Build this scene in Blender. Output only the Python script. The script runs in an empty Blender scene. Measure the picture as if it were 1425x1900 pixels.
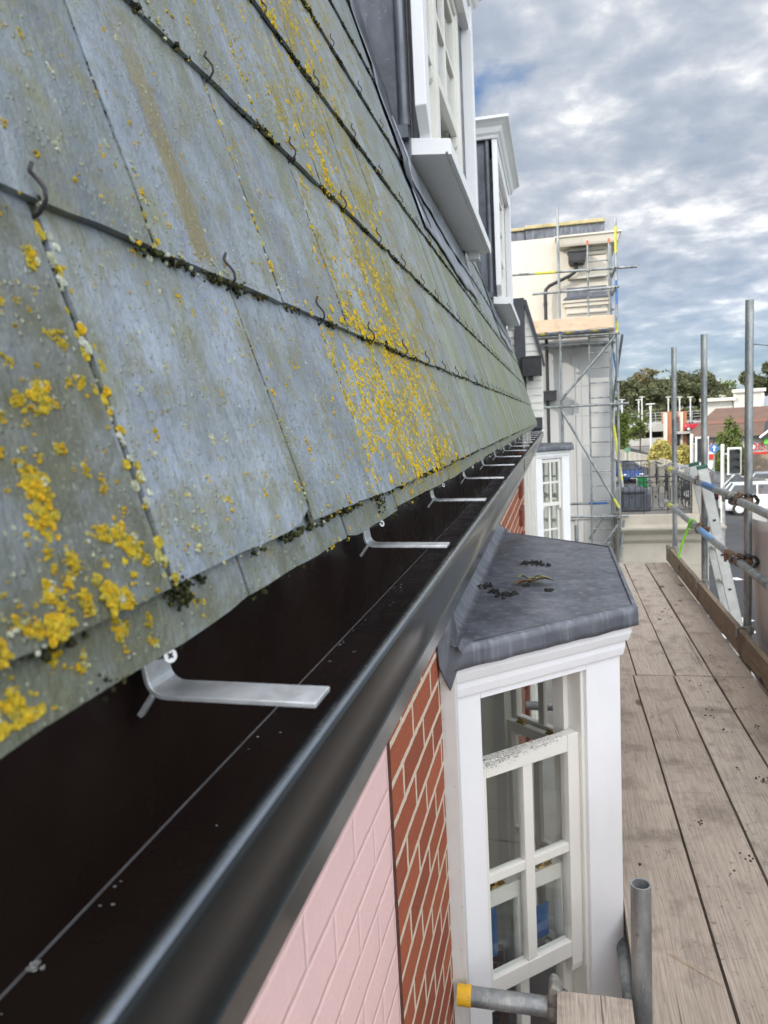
import bpy, math, random
from mathutils import Vector, Matrix, noise
R = math.radians
random.seed(7)
sc = bpy.context.scene
COL = sc.collection

# ------------------------------------------------------------------ camera
H = 1.54
f_px = 1400.0
def _n(v): return v.normalized()
_dy = _n(Vector((318, 180, f_px)))
_dz = -_n(Vector((615, -11950, f_px))); _dz = _n(_dz - _dz.dot(_dy) * _dy)
_dx = _dz.cross(_dy)
if _dx.x < 0: _dx = -_dx
# world axes expressed in (right, up, forward); rows of M
M3 = Matrix((_dx, _dy, _dz))
CR, CU, CF = (M3 @ Vector((1, 0, 0)), M3 @ Vector((0, 1, 0)), M3 @ Vector((0, 0, 1)))
cam_d = bpy.data.cameras.new("camera")
cam = bpy.data.objects.new("camera", cam_d); COL.objects.link(cam)
mw = Matrix.Identity(4)
for i in range(3):
    mw[i][0] = CR[i]; mw[i][1] = CU[i]; mw[i][2] = -CF[i]
mw[2][3] = H
cam.matrix_world = mw
cam_d.sensor_fit = 'VERTICAL'; cam_d.sensor_height = 36.0; cam_d.lens = f_px / 1900 * 36.0
cam_d.clip_start = 0.02; cam_d.clip_end = 3000
cam_d.dof.use_dof = True; cam_d.dof.focus_distance = 1.35; cam_d.dof.aperture_fstop = 12.0
sc.camera = cam

def ray(u, v):
    return M3 @ Vector(((u - 712.5) / f_px, -(v - 950) / f_px, 1.0))
def at(u, v, Y):            # a measured point at street depth Y
    d = ray(u, v); t = Y / d.y
    return Vector((0, 0, H)) + d * t
def atz(u, v, z):
    d = ray(u, v); t = (z - H) / d.z
    return Vector((0, 0, H)) + d * t

# ------------------------------------------------------------------ world, sun, exposure
SUN_EL, SUN_AZ = 27.0, 232.0      # azimuth clockwise from +Y of where the sun stands
world = bpy.data.worlds.new("World"); sc.world = world; world.use_nodes = True
nt = world.node_tree; N = nt.nodes; L = nt.links; N.clear()
def nd(t, **k):
    n = N.new(t)
    for a, b in k.items(): setattr(n, a, b)
    return n
out = nd('ShaderNodeOutputWorld'); bg = nd('ShaderNodeBackground'); bg.inputs[1].default_value = 0.1
sky = nd('ShaderNodeTexSky'); sky.sky_type = 'NISHITA'; sky.sun_disc = False
sky.sun_elevation = R(SUN_EL); sky.sun_rotation = R(SUN_AZ); sky.air_density = 1.0; sky.dust_density = 0.6
tc = nd('ShaderNodeTexCoord'); sep = nd('ShaderNodeSeparateXYZ'); L.new(tc.outputs['Generated'], sep.inputs[0])
def mth(op, a, b=None, c=None, clamp=False):
    n = nd('ShaderNodeMath', operation=op); n.use_clamp = clamp
    for i, x in enumerate((a, b, c)):
        if x is None: continue
        if isinstance(x, (int, float)): n.inputs[i].default_value = x
        else: L.new(x, n.inputs[i])
    return n.outputs[0]
zc = mth('MAXIMUM', sep.outputs[2], 0.0); den = mth('ADD', zc, 0.22)
cmb = nd('ShaderNodeCombineXYZ')
L.new(mth('DIVIDE', sep.outputs[0], den), cmb.inputs[0]); L.new(mth('DIVIDE', sep.outputs[1], den), cmb.inputs[1])
cmb.inputs[2].default_value = 3.1
def noi(scale, det, rough, vec, dist=0.0):
    n = nd('ShaderNodeTexNoise'); n.inputs['Scale'].default_value = scale; n.inputs['Detail'].default_value = det
    n.inputs['Roughness'].default_value = rough; n.inputs['Distortion'].default_value = dist; L.new(vec, n.inputs['Vector']); return n.outputs[0]
def rmp(x, pts, interp='LINEAR'):
    n = nd('ShaderNodeValToRGB'); cr = n.color_ramp; cr.interpolation = interp
    while len(cr.elements) < len(pts): cr.elements.new(0.5)
    for e, (p, c) in zip(cr.elements, pts):
        e.position = p; e.color = (c if len(c) == 4 else (*c, 1))
    L.new(x, n.inputs[0]); return n.outputs[0]
n_big = noi(1.5, 3, 0.5, cmb.outputs[0], 0.3); n_mid = noi(3.6, 7, 0.56, cmb.outputs[0], 0.25)
cov = mth('ADD', mth('MULTIPLY', n_big, 0.45), mth('MULTIPLY', n_mid, 0.55))
cover = rmp(cov, [(0.27, (0, 0, 0)), (0.37, (1, 1, 1))])          # where there is cloud
thin = rmp(zc, [(0.0, (0.5, 0.5, 0.5)), (0.10, (0.8, 0.8, 0.8)), (0.22, (1, 1, 1))])
n_d = mth('ADD', mth('MULTIPLY', noi(3.4, 3, 0.5, cmb.outputs[0], 0.1), 0.50), mth('MULTIPLY', noi(9.0, 8, 0.56, cmb.outputs[0], 0.15), 0.50))
cloudc = rmp(mth('ADD', mth('MULTIPLY', n_d, 0.85), mth('MULTIPLY', cov, 0.15)),
             [(0.38, (3.1, 3.6, 4.5)), (0.46, (3.7, 4.2, 5.0)), (0.52, (4.5, 4.9, 5.6)), (0.57, (5.7, 6.0, 6.5)), (0.64, (8.8, 8.8, 8.9))])
mixc = nd('ShaderNodeMix', data_type='RGBA')
L.new(mth('MULTIPLY', cover, thin), mixc.inputs[0])
skb = nd('ShaderNodeMix', data_type='RGBA', blend_type='MULTIPLY'); skb.inputs[0].default_value = 1
L.new(sky.outputs[0], skb.inputs[6]); L.new(rmp(zc, [(0.0, (0.50, 0.72, 1.02)), (0.25, (0.62, 0.86, 1.15)), (0.6, (0.75, 0.95, 1.15))]), skb.inputs[7])
L.new(skb.outputs[2], mixc.inputs[6]); L.new(cloudc, mixc.inputs[7])
# the cloud deck is far brighter towards the sun, behind the viewer
sdir = Vector((math.sin(R(SUN_AZ)) * math.cos(R(SUN_EL)), math.cos(R(SUN_AZ)) * math.cos(R(SUN_EL)), math.sin(R(SUN_EL))))
dp = nd('ShaderNodeVectorMath', operation='DOT_PRODUCT'); L.new(tc.outputs['Generated'], dp.inputs[0]); dp.inputs[1].default_value = (0.1, -0.85, 0.52)
gl = nd('ShaderNodeMapRange'); L.new(dp.outputs['Value'], gl.inputs[0])
for i, v in zip((1, 2, 3, 4), (-0.2, 0.9, 0.0, 1.0)): gl.inputs[i].default_value = v
gc = nd('ShaderNodeMix', data_type='RGBA'); L.new(gl.outputs[0], gc.inputs[0]); gc.inputs[6].default_value = (1, 1, 1, 1); gc.inputs[7].default_value = (6.1, 5.6, 5.0, 1)
mul = nd('ShaderNodeVectorMath', operation='MULTIPLY'); L.new(mixc.outputs[2], mul.inputs[0]); L.new(gc.outputs[2], mul.inputs[1])
L.new(mul.outputs[0], bg.inputs[0]); L.new(bg.outputs[0], out.inputs[0])

sun_d = bpy.data.lights.new("sun", 'SUN'); sun_d.energy = 2.5; sun_d.angle = R(0.6); sun_d.color = (1.0, 0.93, 0.82)
sun = bpy.data.objects.new("sun", sun_d); COL.objects.link(sun)
sun.rotation_euler = (-sdir).to_track_quat('-Z', 'Y').to_euler()
sc.view_settings.view_transform = 'Standard'; sc.view_settings.look = 'None'; sc.view_settings.gamma = 1
sc.view_settings.exposure = 0.35

# ------------------------------------------------------------------ mesh helpers
class MB:
    def __init__(s): s.v = []; s.f = []; s.uv = None
    def add(s, vs, fs):
        o = len(s.v); s.v += [Vector(p) for p in vs]; s.f += [tuple(i + o for i in q) for q in fs]; return s
    def obox(s, c, ax, ay, az):     # centre and three half-axis vectors
        c = Vector(c); P = []
        for k in (-1, 1):
            for j in (-1, 1):
                for i in (-1, 1): P.append(c + ax * i + ay * j + az * k)
        return s.add(P, [(0, 2, 3, 1), (4, 5, 7, 6), (0, 1, 5, 4), (2, 6, 7, 3), (0, 4, 6, 2), (1, 3, 7, 5)])
    def box(s, x0, x1, y0, y1, z0, z1):
        return s.obox(((x0 + x1) / 2, (y0 + y1) / 2, (z0 + z1) / 2), Vector(((x1 - x0) / 2, 0, 0)), Vector((0, (y1 - y0) / 2, 0)), Vector((0, 0, (z1 - z0) / 2)))
    def tube(s, pts, r, n=12, cap=True):
        pts = [Vector(p) for p in pts]; rs = r if isinstance(r, (list, tuple)) else [r] * len(pts); o = len(s.v); ref = None
        for i, p in enumerate(pts):
            t = (pts[min(i + 1, len(pts) - 1)] - pts[max(i - 1, 0)]).normalized()
            if ref is None: ref = t.orthogonal().normalized()
            ref = (ref - ref.dot(t) * t).normalized(); b = t.cross(ref)
            for k in range(n):
                a = 2 * math.pi * k / n; s.v.append(p + (ref * math.cos(a) + b * math.sin(a)) * rs[i])
        for i in range(len(pts) - 1):
            for k in range(n):
                a = o + i * n + k; b2 = o + i * n + (k + 1) % n; s.f.append((a, b2, b2 + n, a + n))
        if cap:
            s.f.append(tuple(o + k for k in range(n - 1, -1, -1))); e = o + (len(pts) - 1) * n; s.f.append(tuple(e + k for k in range(n)))
        return s
    def pipe(s, p0, p1, r, wall=0.004, n=20):        # open hollow tube
        p0 = Vector(p0); p1 = Vector(p1); t = (p1 - p0).normalized(); a = t.orthogonal().normalized(); b = t.cross(a); o = len(s.v)
        for p, q in ((p0, r), (p1, r), (p1, r - wall), (p0, r - wall)):
            for k in range(n):
                g = 2 * math.pi * k / n; s.v.append(p + (a * math.cos(g) + b * math.sin(g)) * q)
        for j in range(4):
            for k in range(n):
                A = o + j * n + k; B = o + j * n + (k + 1) % n; C = o + ((j + 1) % 4) * n + (k + 1) % n; D = o + ((j + 1) % 4) * n + k
                s.f.append((A, B, C, D))
        return s
    def prism(s, prof, fn, a, b):    # prof: 2-D outline, fn(p, t) -> 3-D, closed, capped
        n = len(prof); s.add([fn(p, a) for p in prof] + [fn(p, b) for p in prof],
              [(i, (i + 1) % n, n + (i + 1) % n, n + i) for i in range(n)] + [tuple(range(n - 1, -1, -1)), tuple(range(n, 2 * n))]); return s
    def py(s, prof, y0, y1): return s.prism(prof, lambda p, t: Vector((p[0], t, p[1])), y0, y1)
    def px(s, prof, x0, x1): return s.prism(prof, lambda p, t: Vector((t, p[0], p[1])), x0, x1)
    def pz(s, prof, z0, z1): return s.prism(prof, lambda p, t: Vector((p[0], p[1], t)), z0, z1)
    def blob(s, c, rx, ry, rz, seed=0, n=8, m=5, amp=0.25):
        c = Vector(c); vs = []; fs = []
        for j in range(m + 1):
            ph = math.pi * j / m
            for i in range(n):
                th = 2 * math.pi * i / n; d = Vector((math.sin(ph) * math.cos(th), math.sin(ph) * math.sin(th), math.cos(ph)))
                k = 1 + amp * noise.noise(d * 1.7 + Vector((seed * 3.1, seed * 1.7, 0))); vs.append(c + Vector((d.x * rx, d.y * ry, d.z * rz)) * k)
        for j in range(m):
            for i in range(n): a = j * n + i; b = j * n + (i + 1) % n; fs.append((a, b, b + n, a + n))
        return s.add(vs, fs)

def tag(o, label=None, cat=None, group=None, kind=None):
    if label: o['label'] = label
    if cat: o['category'] = cat
    if group: o['group'] = group
    if kind: o['kind'] = kind
    return o
def thing(name, label, cat, loc=(0, 0, 0), group=None):
    o = bpy.data.objects.new(name, None); COL.objects.link(o); o.location = loc; o.empty_display_size = 0.1
    return tag(o, label, cat, group)
def root_of(o):
    v = Vector((0, 0, 0))
    while o: v += Vector(o.location); o = o.parent
    return v
def obj(name, mb, m, parent=None, bev=0, smooth=False, label=None, kind=None, off=(0, 0, 0)):
    me = bpy.data.meshes.new(name); org = root_of(parent) + Vector(off)
    me.from_pydata([tuple(v - org) for v in mb.v], [], mb.f)
    if mb.uv:
        uvl = me.uv_layers.new(name='UVMap'); i = 0
        for p in me.polygons:
            for li in p.loop_indices: uvl.data[li].uv = mb.uv[me.loops[li].vertex_index]
    for mm in (m if isinstance(m, (list, tuple)) else [m]): me.materials.append(mm)
    if smooth:
        for p in me.polygons: p.use_smooth = True
    me.validate(); me.update()
    o = bpy.data.objects.new(name, me); COL.objects.link(o); o.location = off
    if parent: o.parent = parent
    if smooth == 'auto':
        try:
            me.set_sharp_from_angle(angle=R(38))
        except Exception: pass
    if bev:
        b = o.modifiers.new('bevel', 'BEVEL'); b.width = bev; b.segments = 2; b.limit_method = 'ANGLE'; b.angle_limit = R(40)
    if label: o['label'] = label
    if kind: o['kind'] = kind
    return o
def single(name, mb, m, label, cat, group=None, bev=0, smooth=False, kind=None):   # a thing that is one mesh
    if mb.v:
        c = Vector((sum(v.x for v in mb.v), sum(v.y for v in mb.v), 0)) / len(mb.v); c.z = min(v.z for v in mb.v)
    o = obj(name, mb, m, None, bev, smooth, off=c); return tag(o, label, cat, group, kind)
def copy_tree(o, parent=None, off=None):
    c = o.copy(); COL.objects.link(c)
    if parent: c.parent = parent
    if off: c.location = Vector(o.location) + Vector(off)
    for ch in list(o.children): copy_tree(ch, c)
    return c

# ------------------------------------------------------------------ materials
class G:       # small node-graph helper
    def __init__(s, name, rough=0.6, metal=0.0, spec=0.5):
        s.m = bpy.data.materials.new(name); s.m.use_nodes = True; s.t = s.m.node_tree; s.b = s.t.nodes['Principled BSDF']
        s.b.inputs['Roughness'].default_value = rough; s.b.inputs['Metallic'].default_value = metal; s.b.inputs['Specular IOR Level'].default_value = spec
        s.tc = s.n('ShaderNodeTexCoord'); s.geo = s.n('ShaderNodeNewGeometry'); s.oi = s.n('ShaderNodeObjectInfo')
    def n(s, t, **k):
        x = s.t.nodes.new(t)
        for a, b in k.items(): setattr(x, a, b)
        return x
    def put(s, inp, x):
        if isinstance(x, (int, float)): inp.default_value = x
        elif isinstance(x, (tuple, list)): inp.default_value = (*x, 1) if (len(x) == 3 and len(inp.default_value) == 4) else x
        else: s.t.links.new(x, inp)
    def co(s, kind='Object', scale=(1, 1, 1), rnd=False, rot=(0, 0, 0)):
        mp = s.n('ShaderNodeMapping'); s.t.links.new(s.tc.outputs[kind], mp.inputs[0]); mp.inputs['Scale'].default_value = scale; mp.inputs['Rotation'].default_value = rot
        if rnd:
            v = s.n('ShaderNodeVectorMath', operation='SCALE'); cx = s.n('ShaderNodeCombineXYZ')
            for i in range(3): s.t.links.new(s.oi.outputs['Random'], cx.inputs[i])
            s.t.links.new(cx.outputs[0], v.inputs[0]); v.inputs['Scale'].default_value = 37.0
            s.t.links.new(v.outputs[0], mp.inputs['Location'])
        return mp.outputs[0]
    def noise(s, vec, scale=5, det=4, rough=0.55, dist=0.0):
        x = s.n('ShaderNodeTexNoise'); s.put(x.inputs['Vector'], vec); x.inputs['Scale'].default_value = scale; x.inputs['Detail'].default_value = det
        x.inputs['Roughness'].default_value = rough; x.inputs['Distortion'].default_value = dist; return x.outputs[0]
    def vor(s, vec, scale=5, feat='F1', out='Distance', rnd=1.0):
        x = s.n('ShaderNodeTexVoronoi', feature=feat); s.put(x.inputs['Vector'], vec); x.inputs['Scale'].default_value = scale; x.inputs['Randomness'].default_value = rnd; return x.outputs[out]
    def ramp(s, x, pts):
        r = s.n('ShaderNodeValToRGB'); cr = r.color_ramp
        while len(cr.elements) < len(pts): cr.elements.new(0.5)
        for e, (p, c) in zip(cr.elements, pts):
            e.position = p; e.color = (c, c, c, 1) if isinstance(c, (int, float)) else (*c, 1)
        s.put(r.inputs[0], x); return r.outputs[0]
    def mix(s, f, a, b, mode='MIX'):
        x = s.n('ShaderNodeMix', data_type='RGBA', blend_type=mode); s.put(x.inputs[0], f); s.put(x.inputs[6], a); s.put(x.inputs[7], b); return x.outputs[2]
    def math(s, op, a, b=0.0, clamp=False):
        x = s.n('ShaderNodeMath', operation=op); x.use_clamp = clamp; s.put(x.inputs[0], a); s.put(x.inputs[1], b); return x.outputs[0]
    def col(s, c): s.put(s.b.inputs['Base Color'], c); return s
    def rough(s, c): s.put(s.b.inputs['Roughness'], c); return s
    def bump(s, h, strength=0.3, dist=0.01):
        x = s.n('ShaderNodeBump'); x.inputs['Strength'].default_value = strength; x.inputs['Distance'].default_value = dist; s.put(x.inputs['Height'], h)
        s.t.links.new(x.outputs[0], s.b.inputs['Normal']); return s

def sn(c): return tuple(x * 1.0 for x in c)
def varied(name, c, rough=0.6, amt=0.18, scale=6, metal=0.0, bump=0.0, bscale=60, spec=0.5, dirt=None, stretch=(1, 1, 1), rnd=False):
    g = G(name, rough, metal, spec); v = g.co('Object', stretch, rnd)
    n1 = g.noise(v, scale, 5, 0.6)
    lo = tuple(x * (1 - amt) for x in c); hi = tuple(min(1, x * (1 + amt)) for x in c)
    k = g.ramp(n1, [(0.3, lo), (0.7, hi)])
    if dirt:
        dn = g.noise(v, scale * 2.3, 6, 0.7); k = g.mix(g.ramp(dn, [(0.56, 0.0), (0.75, dirt[1])]), k, dirt[0])
    g.col(k)
    g.rough(g.ramp(g.noise(v, scale * 3, 3), [(0.3, max(0.02, rough - 0.08)), (0.7, min(1, rough + 0.1))]))
    if bump: g.bump(g.noise(v, bscale, 4, 0.6), bump, 0.003)
    return g.m

# slate: uv = (metres along the eaves, metres up the slope)
def m_slate():
    g = G('slate', 0.5); uv = g.co('UV'); st = g.co('UV', (1.0, 0.16, 1)); rnd = g.geo.outputs['Random Per Island']
    sp = g.n('ShaderNodeSeparateXYZ'); g.put(sp.inputs[0], uv); U, V = sp.outputs[0], sp.outputs[1]
    base = g.ramp(rnd, [(0.0, (0.168, 0.21, 0.285)), (0.3, (0.245, 0.295, 0.385)), (0.5, (0.185, 0.225, 0.285)), (0.75, (0.285, 0.335, 0.425)), (1.0, (0.155, 0.19, 0.24))])
    n1 = g.noise(uv, 9, 6, 0.6); base = g.mix(1.0, base, g.ramp(n1, [(0.34, 0.62), (0.64, 1.22)]), 'MULTIPLY')
    ns = g.noise(st, 95, 4, 0.6); base = g.mix(1.0, base, g.ramp(ns, [(0.35, 0.88), (0.65, 1.1)]), 'MULTIPLY')
    # pale weather streaks running down the slope
    ps = g.noise(st, 34, 5, 0.62); base = g.mix(g.ramp(ps, [(0.52, 0.0), (0.74, 0.35)]), base, (0.43, 0.47, 0.53))
    # olive grime growing towards the far end
    ol = g.noise(g.co('UV', (1.0, 0.12, 1)), 7.5, 6, 0.6)
    far = g.ramp(g.math('MULTIPLY', U, 0.12), [(0.0, 0.12), (0.10, 0.15), (0.22, 0.45), (0.38, 0.95), (1.0, 1.0)])
    gm = g.math('MULTIPLY', g.ramp(ol, [(0.38, 0.0), (0.54, 0.97)]), far)
    low = g.ramp(V, [(0.0, 1.0), (0.75, 0.8), (1.0, 0.3)])
    base = g.mix(g.math('MULTIPLY', gm, low), base, g.ramp(g.noise(g.co('UV', (1.0, 0.1, 1)), 16, 4), [(0.38, (0.11, 0.12, 0.05)), (0.52, (0.165, 0.195, 0.035)), (0.62, (0.24, 0.26, 0.05))]))
    sp2 = g.noise(uv, 115, 6, 0.72); base = g.mix(g.math('MULTIPLY', g.ramp(sp2, [(0.54, 0.0), (0.62, 0.7)]), g.ramp(g.noise(uv, 8, 3), [(0.40, 0.08), (0.60, 1.0)])), base, (0.15, 0.145, 0.085))
    n2 = g.noise(uv, 22, 6, 0.7); base = g.mix(g.ramp(n2, [(0.49, 0.0), (0.63, 0.6)]), base, (0.165, 0.165, 0.07))
    ol2 = g.noise(g.co('UV', (1.0, 0.22, 1)), 13, 5, 0.6); base = g.mix(g.ramp(ol2, [(0.53, 0.0), (0.68, 0.6)]), base, (0.135, 0.145, 0.055))
    nearm = g.math('MULTIPLY', g.ramp(g.math('MULTIPLY', U, 1.0), [(0.378, 1.0), (0.390, 0.0)]), g.ramp(V, [(0.25, 1.0), (0.262, 0.0)]))
    base = g.mix(g.math('MULTIPLY', nearm, g.ramp(g.noise(uv, 17, 5, 0.6), [(0.34, 0.35), (0.56, 0.92)])), base, (0.085, 0.09, 0.055))
    base = g.mix(g.math('MULTIPLY', g.ramp(V, [(0.022, 1.0), (0.034, 0.0)]), g.ramp(g.noise(uv, 20, 5, 0.6), [(0.36, 0.2), (0.60, 0.9)])), base, (0.11, 0.118, 0.075))
    fl = g.noise(g.co('UV', (1.0, 0.45, 1)), 190, 4, 0.7); base = g.mix(g.math('MULTIPLY', g.ramp(fl, [(0.56, 0.0), (0.63, 0.85)]), g.ramp(U, [(0.45, 0.25), (0.9, 1.0)])), base, (0.085, 0.09, 0.085))
    # one broad tan-olive stain
    du = g.math('ABSOLUTE', g.math('SUBTRACT', U, g.math('ADD', 0.585, g.math('MULTIPLY', g.noise(uv, 5, 2), 0.035))))
    stn = g.math('MULTIPLY', g.ramp(g.math('MULTIPLY', du, 10), [(0.12, 1.0), (0.20, 0.0)]), g.ramp(V, [(0.262, 0.0), (0.275, 1.0), (0.44, 0.75), (0.50, 0.0)]))
    base = g.mix(g.math('MULTIPLY', stn, g.ramp(g.noise(uv, 90, 5, 0.7), [(0.3, 0.6), (0.6, 1.0)])), base, (0.175, 0.145, 0.045))
    # yellow lichen film in a band
    wob = g.math('ADD', U, g.math('MULTIPLY', g.noise(uv, 3, 3), 0.5))
    band = g.ramp(g.math('MULTIPLY', wob, 0.25), [(0.255, 0.0), (0.33, 0.72), (0.42, 1.0), (0.53, 0.85), (0.68, 0.35), (0.95, 0.08)])
    lt = g.noise(g.co('UV', (1.0, 0.7, 1)), 130, 5, 0.7); lt2 = g.noise(uv, 11, 4, 0.6)
    lm = g.math('ADD', g.math('MULTIPLY', g.math('SUBTRACT', lt2, 0.5), 0.7), lt)
    lm = g.math('ADD', lm, g.math('MULTIPLY', g.math('SUBTRACT', band, 1.0), 0.22))
    lmask = g.ramp(lm, [(0.525, 0.0), (0.575, 0.9)])
    ycol = g.ramp(g.noise(uv, 150, 3), [(0.3, (0.30, 0.25, 0.03)), (0.5, (0.48, 0.39, 0.05)), (0.72, (0.52, 0.47, 0.17))])
    film = g.ramp(lm, [(0.42, 0.0), (0.54, 0.65)]); base = g.mix(g.math('MULTIPLY', film, band), base, (0.22, 0.21, 0.09))
    base = g.mix(lmask, base, ycol)
    # pale green-white crustose specks
    fsn = g.noise(g.co('UV', (1, 0.8, 1)), 330, 3, 0.7); base = g.mix(g.math('MULTIPLY', g.ramp(fsn, [(0.60, 0.0), (0.66, 0.7)]), g.ramp(g.noise(uv, 10, 3), [(0.42, 0.1), (0.58, 1.0)])), base, (0.40, 0.42, 0.30)); base = g.mix(g.math('MULTIPLY', g.ramp(fsn, [(0.34, 0.65), (0.40, 0.0)]), 0.8), base, (0.12, 0.125, 0.10))
    vv = g.vor(g.co('UV', (1, 0.75, 1)), 150); vn = g.noise(uv, 14, 3)
    sm = g.math('MULTIPLY', g.ramp(vv, [(0.13, 1.0), (0.22, 0.0)]), g.ramp(vn, [(0.42, 0.0), (0.52, 1.0)]))
    base = g.mix(g.math('MULTIPLY', sm, 0.75), base, (0.44, 0.47, 0.36))
    g.col(base)
    g.rough(g.mix(lmask, g.ramp(n1, [(0.3, 0.36), (0.7, 0.58)]), (0.95, 0.95, 0.95)))
    riv = g.noise(g.co('UV', (1.0, 0.5, 1)), 48, 8, 0.62, 0.3); riv2 = g.noise(g.co('UV', (1.0, 0.4, 1)), 260, 4, 0.65)
    h = g.math('ADD', g.math('MULTIPLY', riv, 1.0), g.math('MULTIPLY', riv2, 0.45)); h = g.math('ADD', h, g.math('MULTIPLY', g.ramp(lm, [(0.53, 0.0), (0.68, 1.0)]), 0.85)); h = g.math('ADD', h, g.math('MULTIPLY', sm, 0.5))
    g.bump(h, 1.0, 0.0048); return g.m
def m_lichen(name, c1, c2, c3):
    g = G(name, 0.95, spec=0.1); r = g.geo.outputs['Random Per Island']; v = g.co('Object')
    c = g.ramp(r, [(0.0, c1), (0.55, c2), (1.0, c3)])
    g.col(g.mix(1.0, c, g.ramp(g.noise(v, 420, 4), [(0.3, 0.62), (0.65, 1.15)]), 'MULTIPLY')); g.bump(g.noise(v, 700, 5, 0.7), 0.9, 0.0014); return g.m
def m_lead(name, c, streak=(30, 30, 3), sheen=0.5):
    g = G(name, 0.5, 0.35); v = g.co('Object'); s = g.co('Object', streak)
    k = g.ramp(g.noise(v, 5, 6, 0.65, 0.6), [(0.28, tuple(x * 0.55 for x in c)), (0.5, c), (0.72, tuple(x * 1.5 for x in c))])
    k = g.mix(g.ramp(g.noise(s, 1.2, 5, 0.6), [(0.5, 0.0), (0.75, 0.55)]), k, (0.30, 0.335, 0.385))
    k = g.mix(g.ramp(g.noise(v, 26, 6, 0.75), [(0.60, 0.0), (0.75, 0.35)]), k, (0.075, 0.075, 0.072)); k = g.mix(g.math('MULTIPLY', g.ramp(g.noise(g.co('Object', (1, 2.2, 1)), 130, 5, 0.7), [(0.62, 0.0), (0.66, 0.9)]), g.ramp(g.noise(v, 7, 2), [(0.58, 0.0), (0.66, 1.0)])), k, (0.55, 0.55, 0.56))
    g.col(k); g.rough(g.ramp(g.noise(v, 9, 4), [(0.3, 0.3), (0.7, 0.6)])); g.bump(g.noise(v, 14, 5, 0.6), 0.35, 0.006); return g.m
def m_paint(name, c, dirt=(0.30, 0.29, 0.25), d=0.25, rough=0.42):
    g = G(name, rough); v = g.co('Object'); s = g.co('Object', (14, 14, 1.2))
    k = g.ramp(g.noise(v, 3.5, 4), [(0.3, tuple(x * 0.93 for x in c)), (0.7, c)])
    k = g.mix(g.ramp(g.noise(s, 1.6, 6, 0.65), [(0.56, 0.0), (0.8, d)]), k, dirt)
    k = g.mix(g.ramp(g.noise(v, 75, 5, 0.7), [(0.63, 0.0), (0.74, d * 1.6)]), k, dirt)
    g.col(k); g.bump(g.noise(g.co('Object', (3, 3, 0.4)), 60, 4), 0.12, 0.0015); return g.m
def m_brick(name, bc, mc, painted=False):
    g = G(name, 0.85, spec=0.25); uv = g.co('UV'); w = g.n('ShaderNodeVectorMath', operation='ADD')
    dis = g.n('ShaderNodeTexNoise'); g.put(dis.inputs['Vector'], uv); dis.inputs['Scale'].default_value = 38; dis.inputs['Detail'].default_value = 4
    sc_ = g.n('ShaderNodeVectorMath', operation='SCALE'); g.put(sc_.inputs[0], dis.outputs['Color']); sc_.inputs['Scale'].default_value = 0.0065
    g.put(w.inputs[0], uv); g.put(w.inputs[1], sc_.outputs[0])
    b = g.n('ShaderNodeTexBrick'); g.put(b.inputs['Vector'], w.outputs[0]); b.inputs['Scale'].default_value = 1.0
    b.inputs['Brick Width'].default_value = 0.225; b.inputs['Row Height'].default_value = 0.075; b.inputs['Mortar Size'].default_value = 0.0074 if not painted else 0.009; b.inputs['Mortar Smooth'].default_value = 0.12 if not painted else 1.0
    b.inputs['Bias'].default_value = 0.0
    g.put(b.inputs['Color1'], bc[0]); g.put(b.inputs['Color2'], bc[1]); g.put(b.inputs['Mortar'], mc)
    k = g.mix(1.0, b.outputs[0], g.ramp(g.noise(uv, 60, 6, 0.7), [(0.3, 0.82 if not painted else 0.97), (0.7, 1.14 if not painted else 1.03)]), 'MULTIPLY')
    if painted: k = g.mix(g.ramp(g.noise(uv, 90, 5, 0.7), [(0.68, 0.0), (0.80, 0.35)]), k, (0.45, 0.22, 0.2)); k = g.mix(g.ramp(g.noise(g.co('UV', (3, 1, 1)), 2.4, 5, 0.6), [(0.5, 0.0), (0.75, 0.25)]), k, (0.60, 0.46, 0.45))
    else: k = g.mix(g.ramp(g.noise(uv, 45, 5, 0.75), [(0.66, 0.0), (0.80, 0.4)]), k, (0.40, 0.22, 0.16))
    g.col(k)
    h = g.math('SUBTRACT', 1.0, b.outputs['Fac'])
    if not painted: h = g.math('MULTIPLY', b.outputs['Fac'], 0.8)
    h = g.math('ADD', g.math('MULTIPLY', h, 0.6), g.math('MULTIPLY', g.noise(uv, 130, 5, 0.6), 0.3)); g.bump(h, 0.8, 0.006); return g.m
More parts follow.
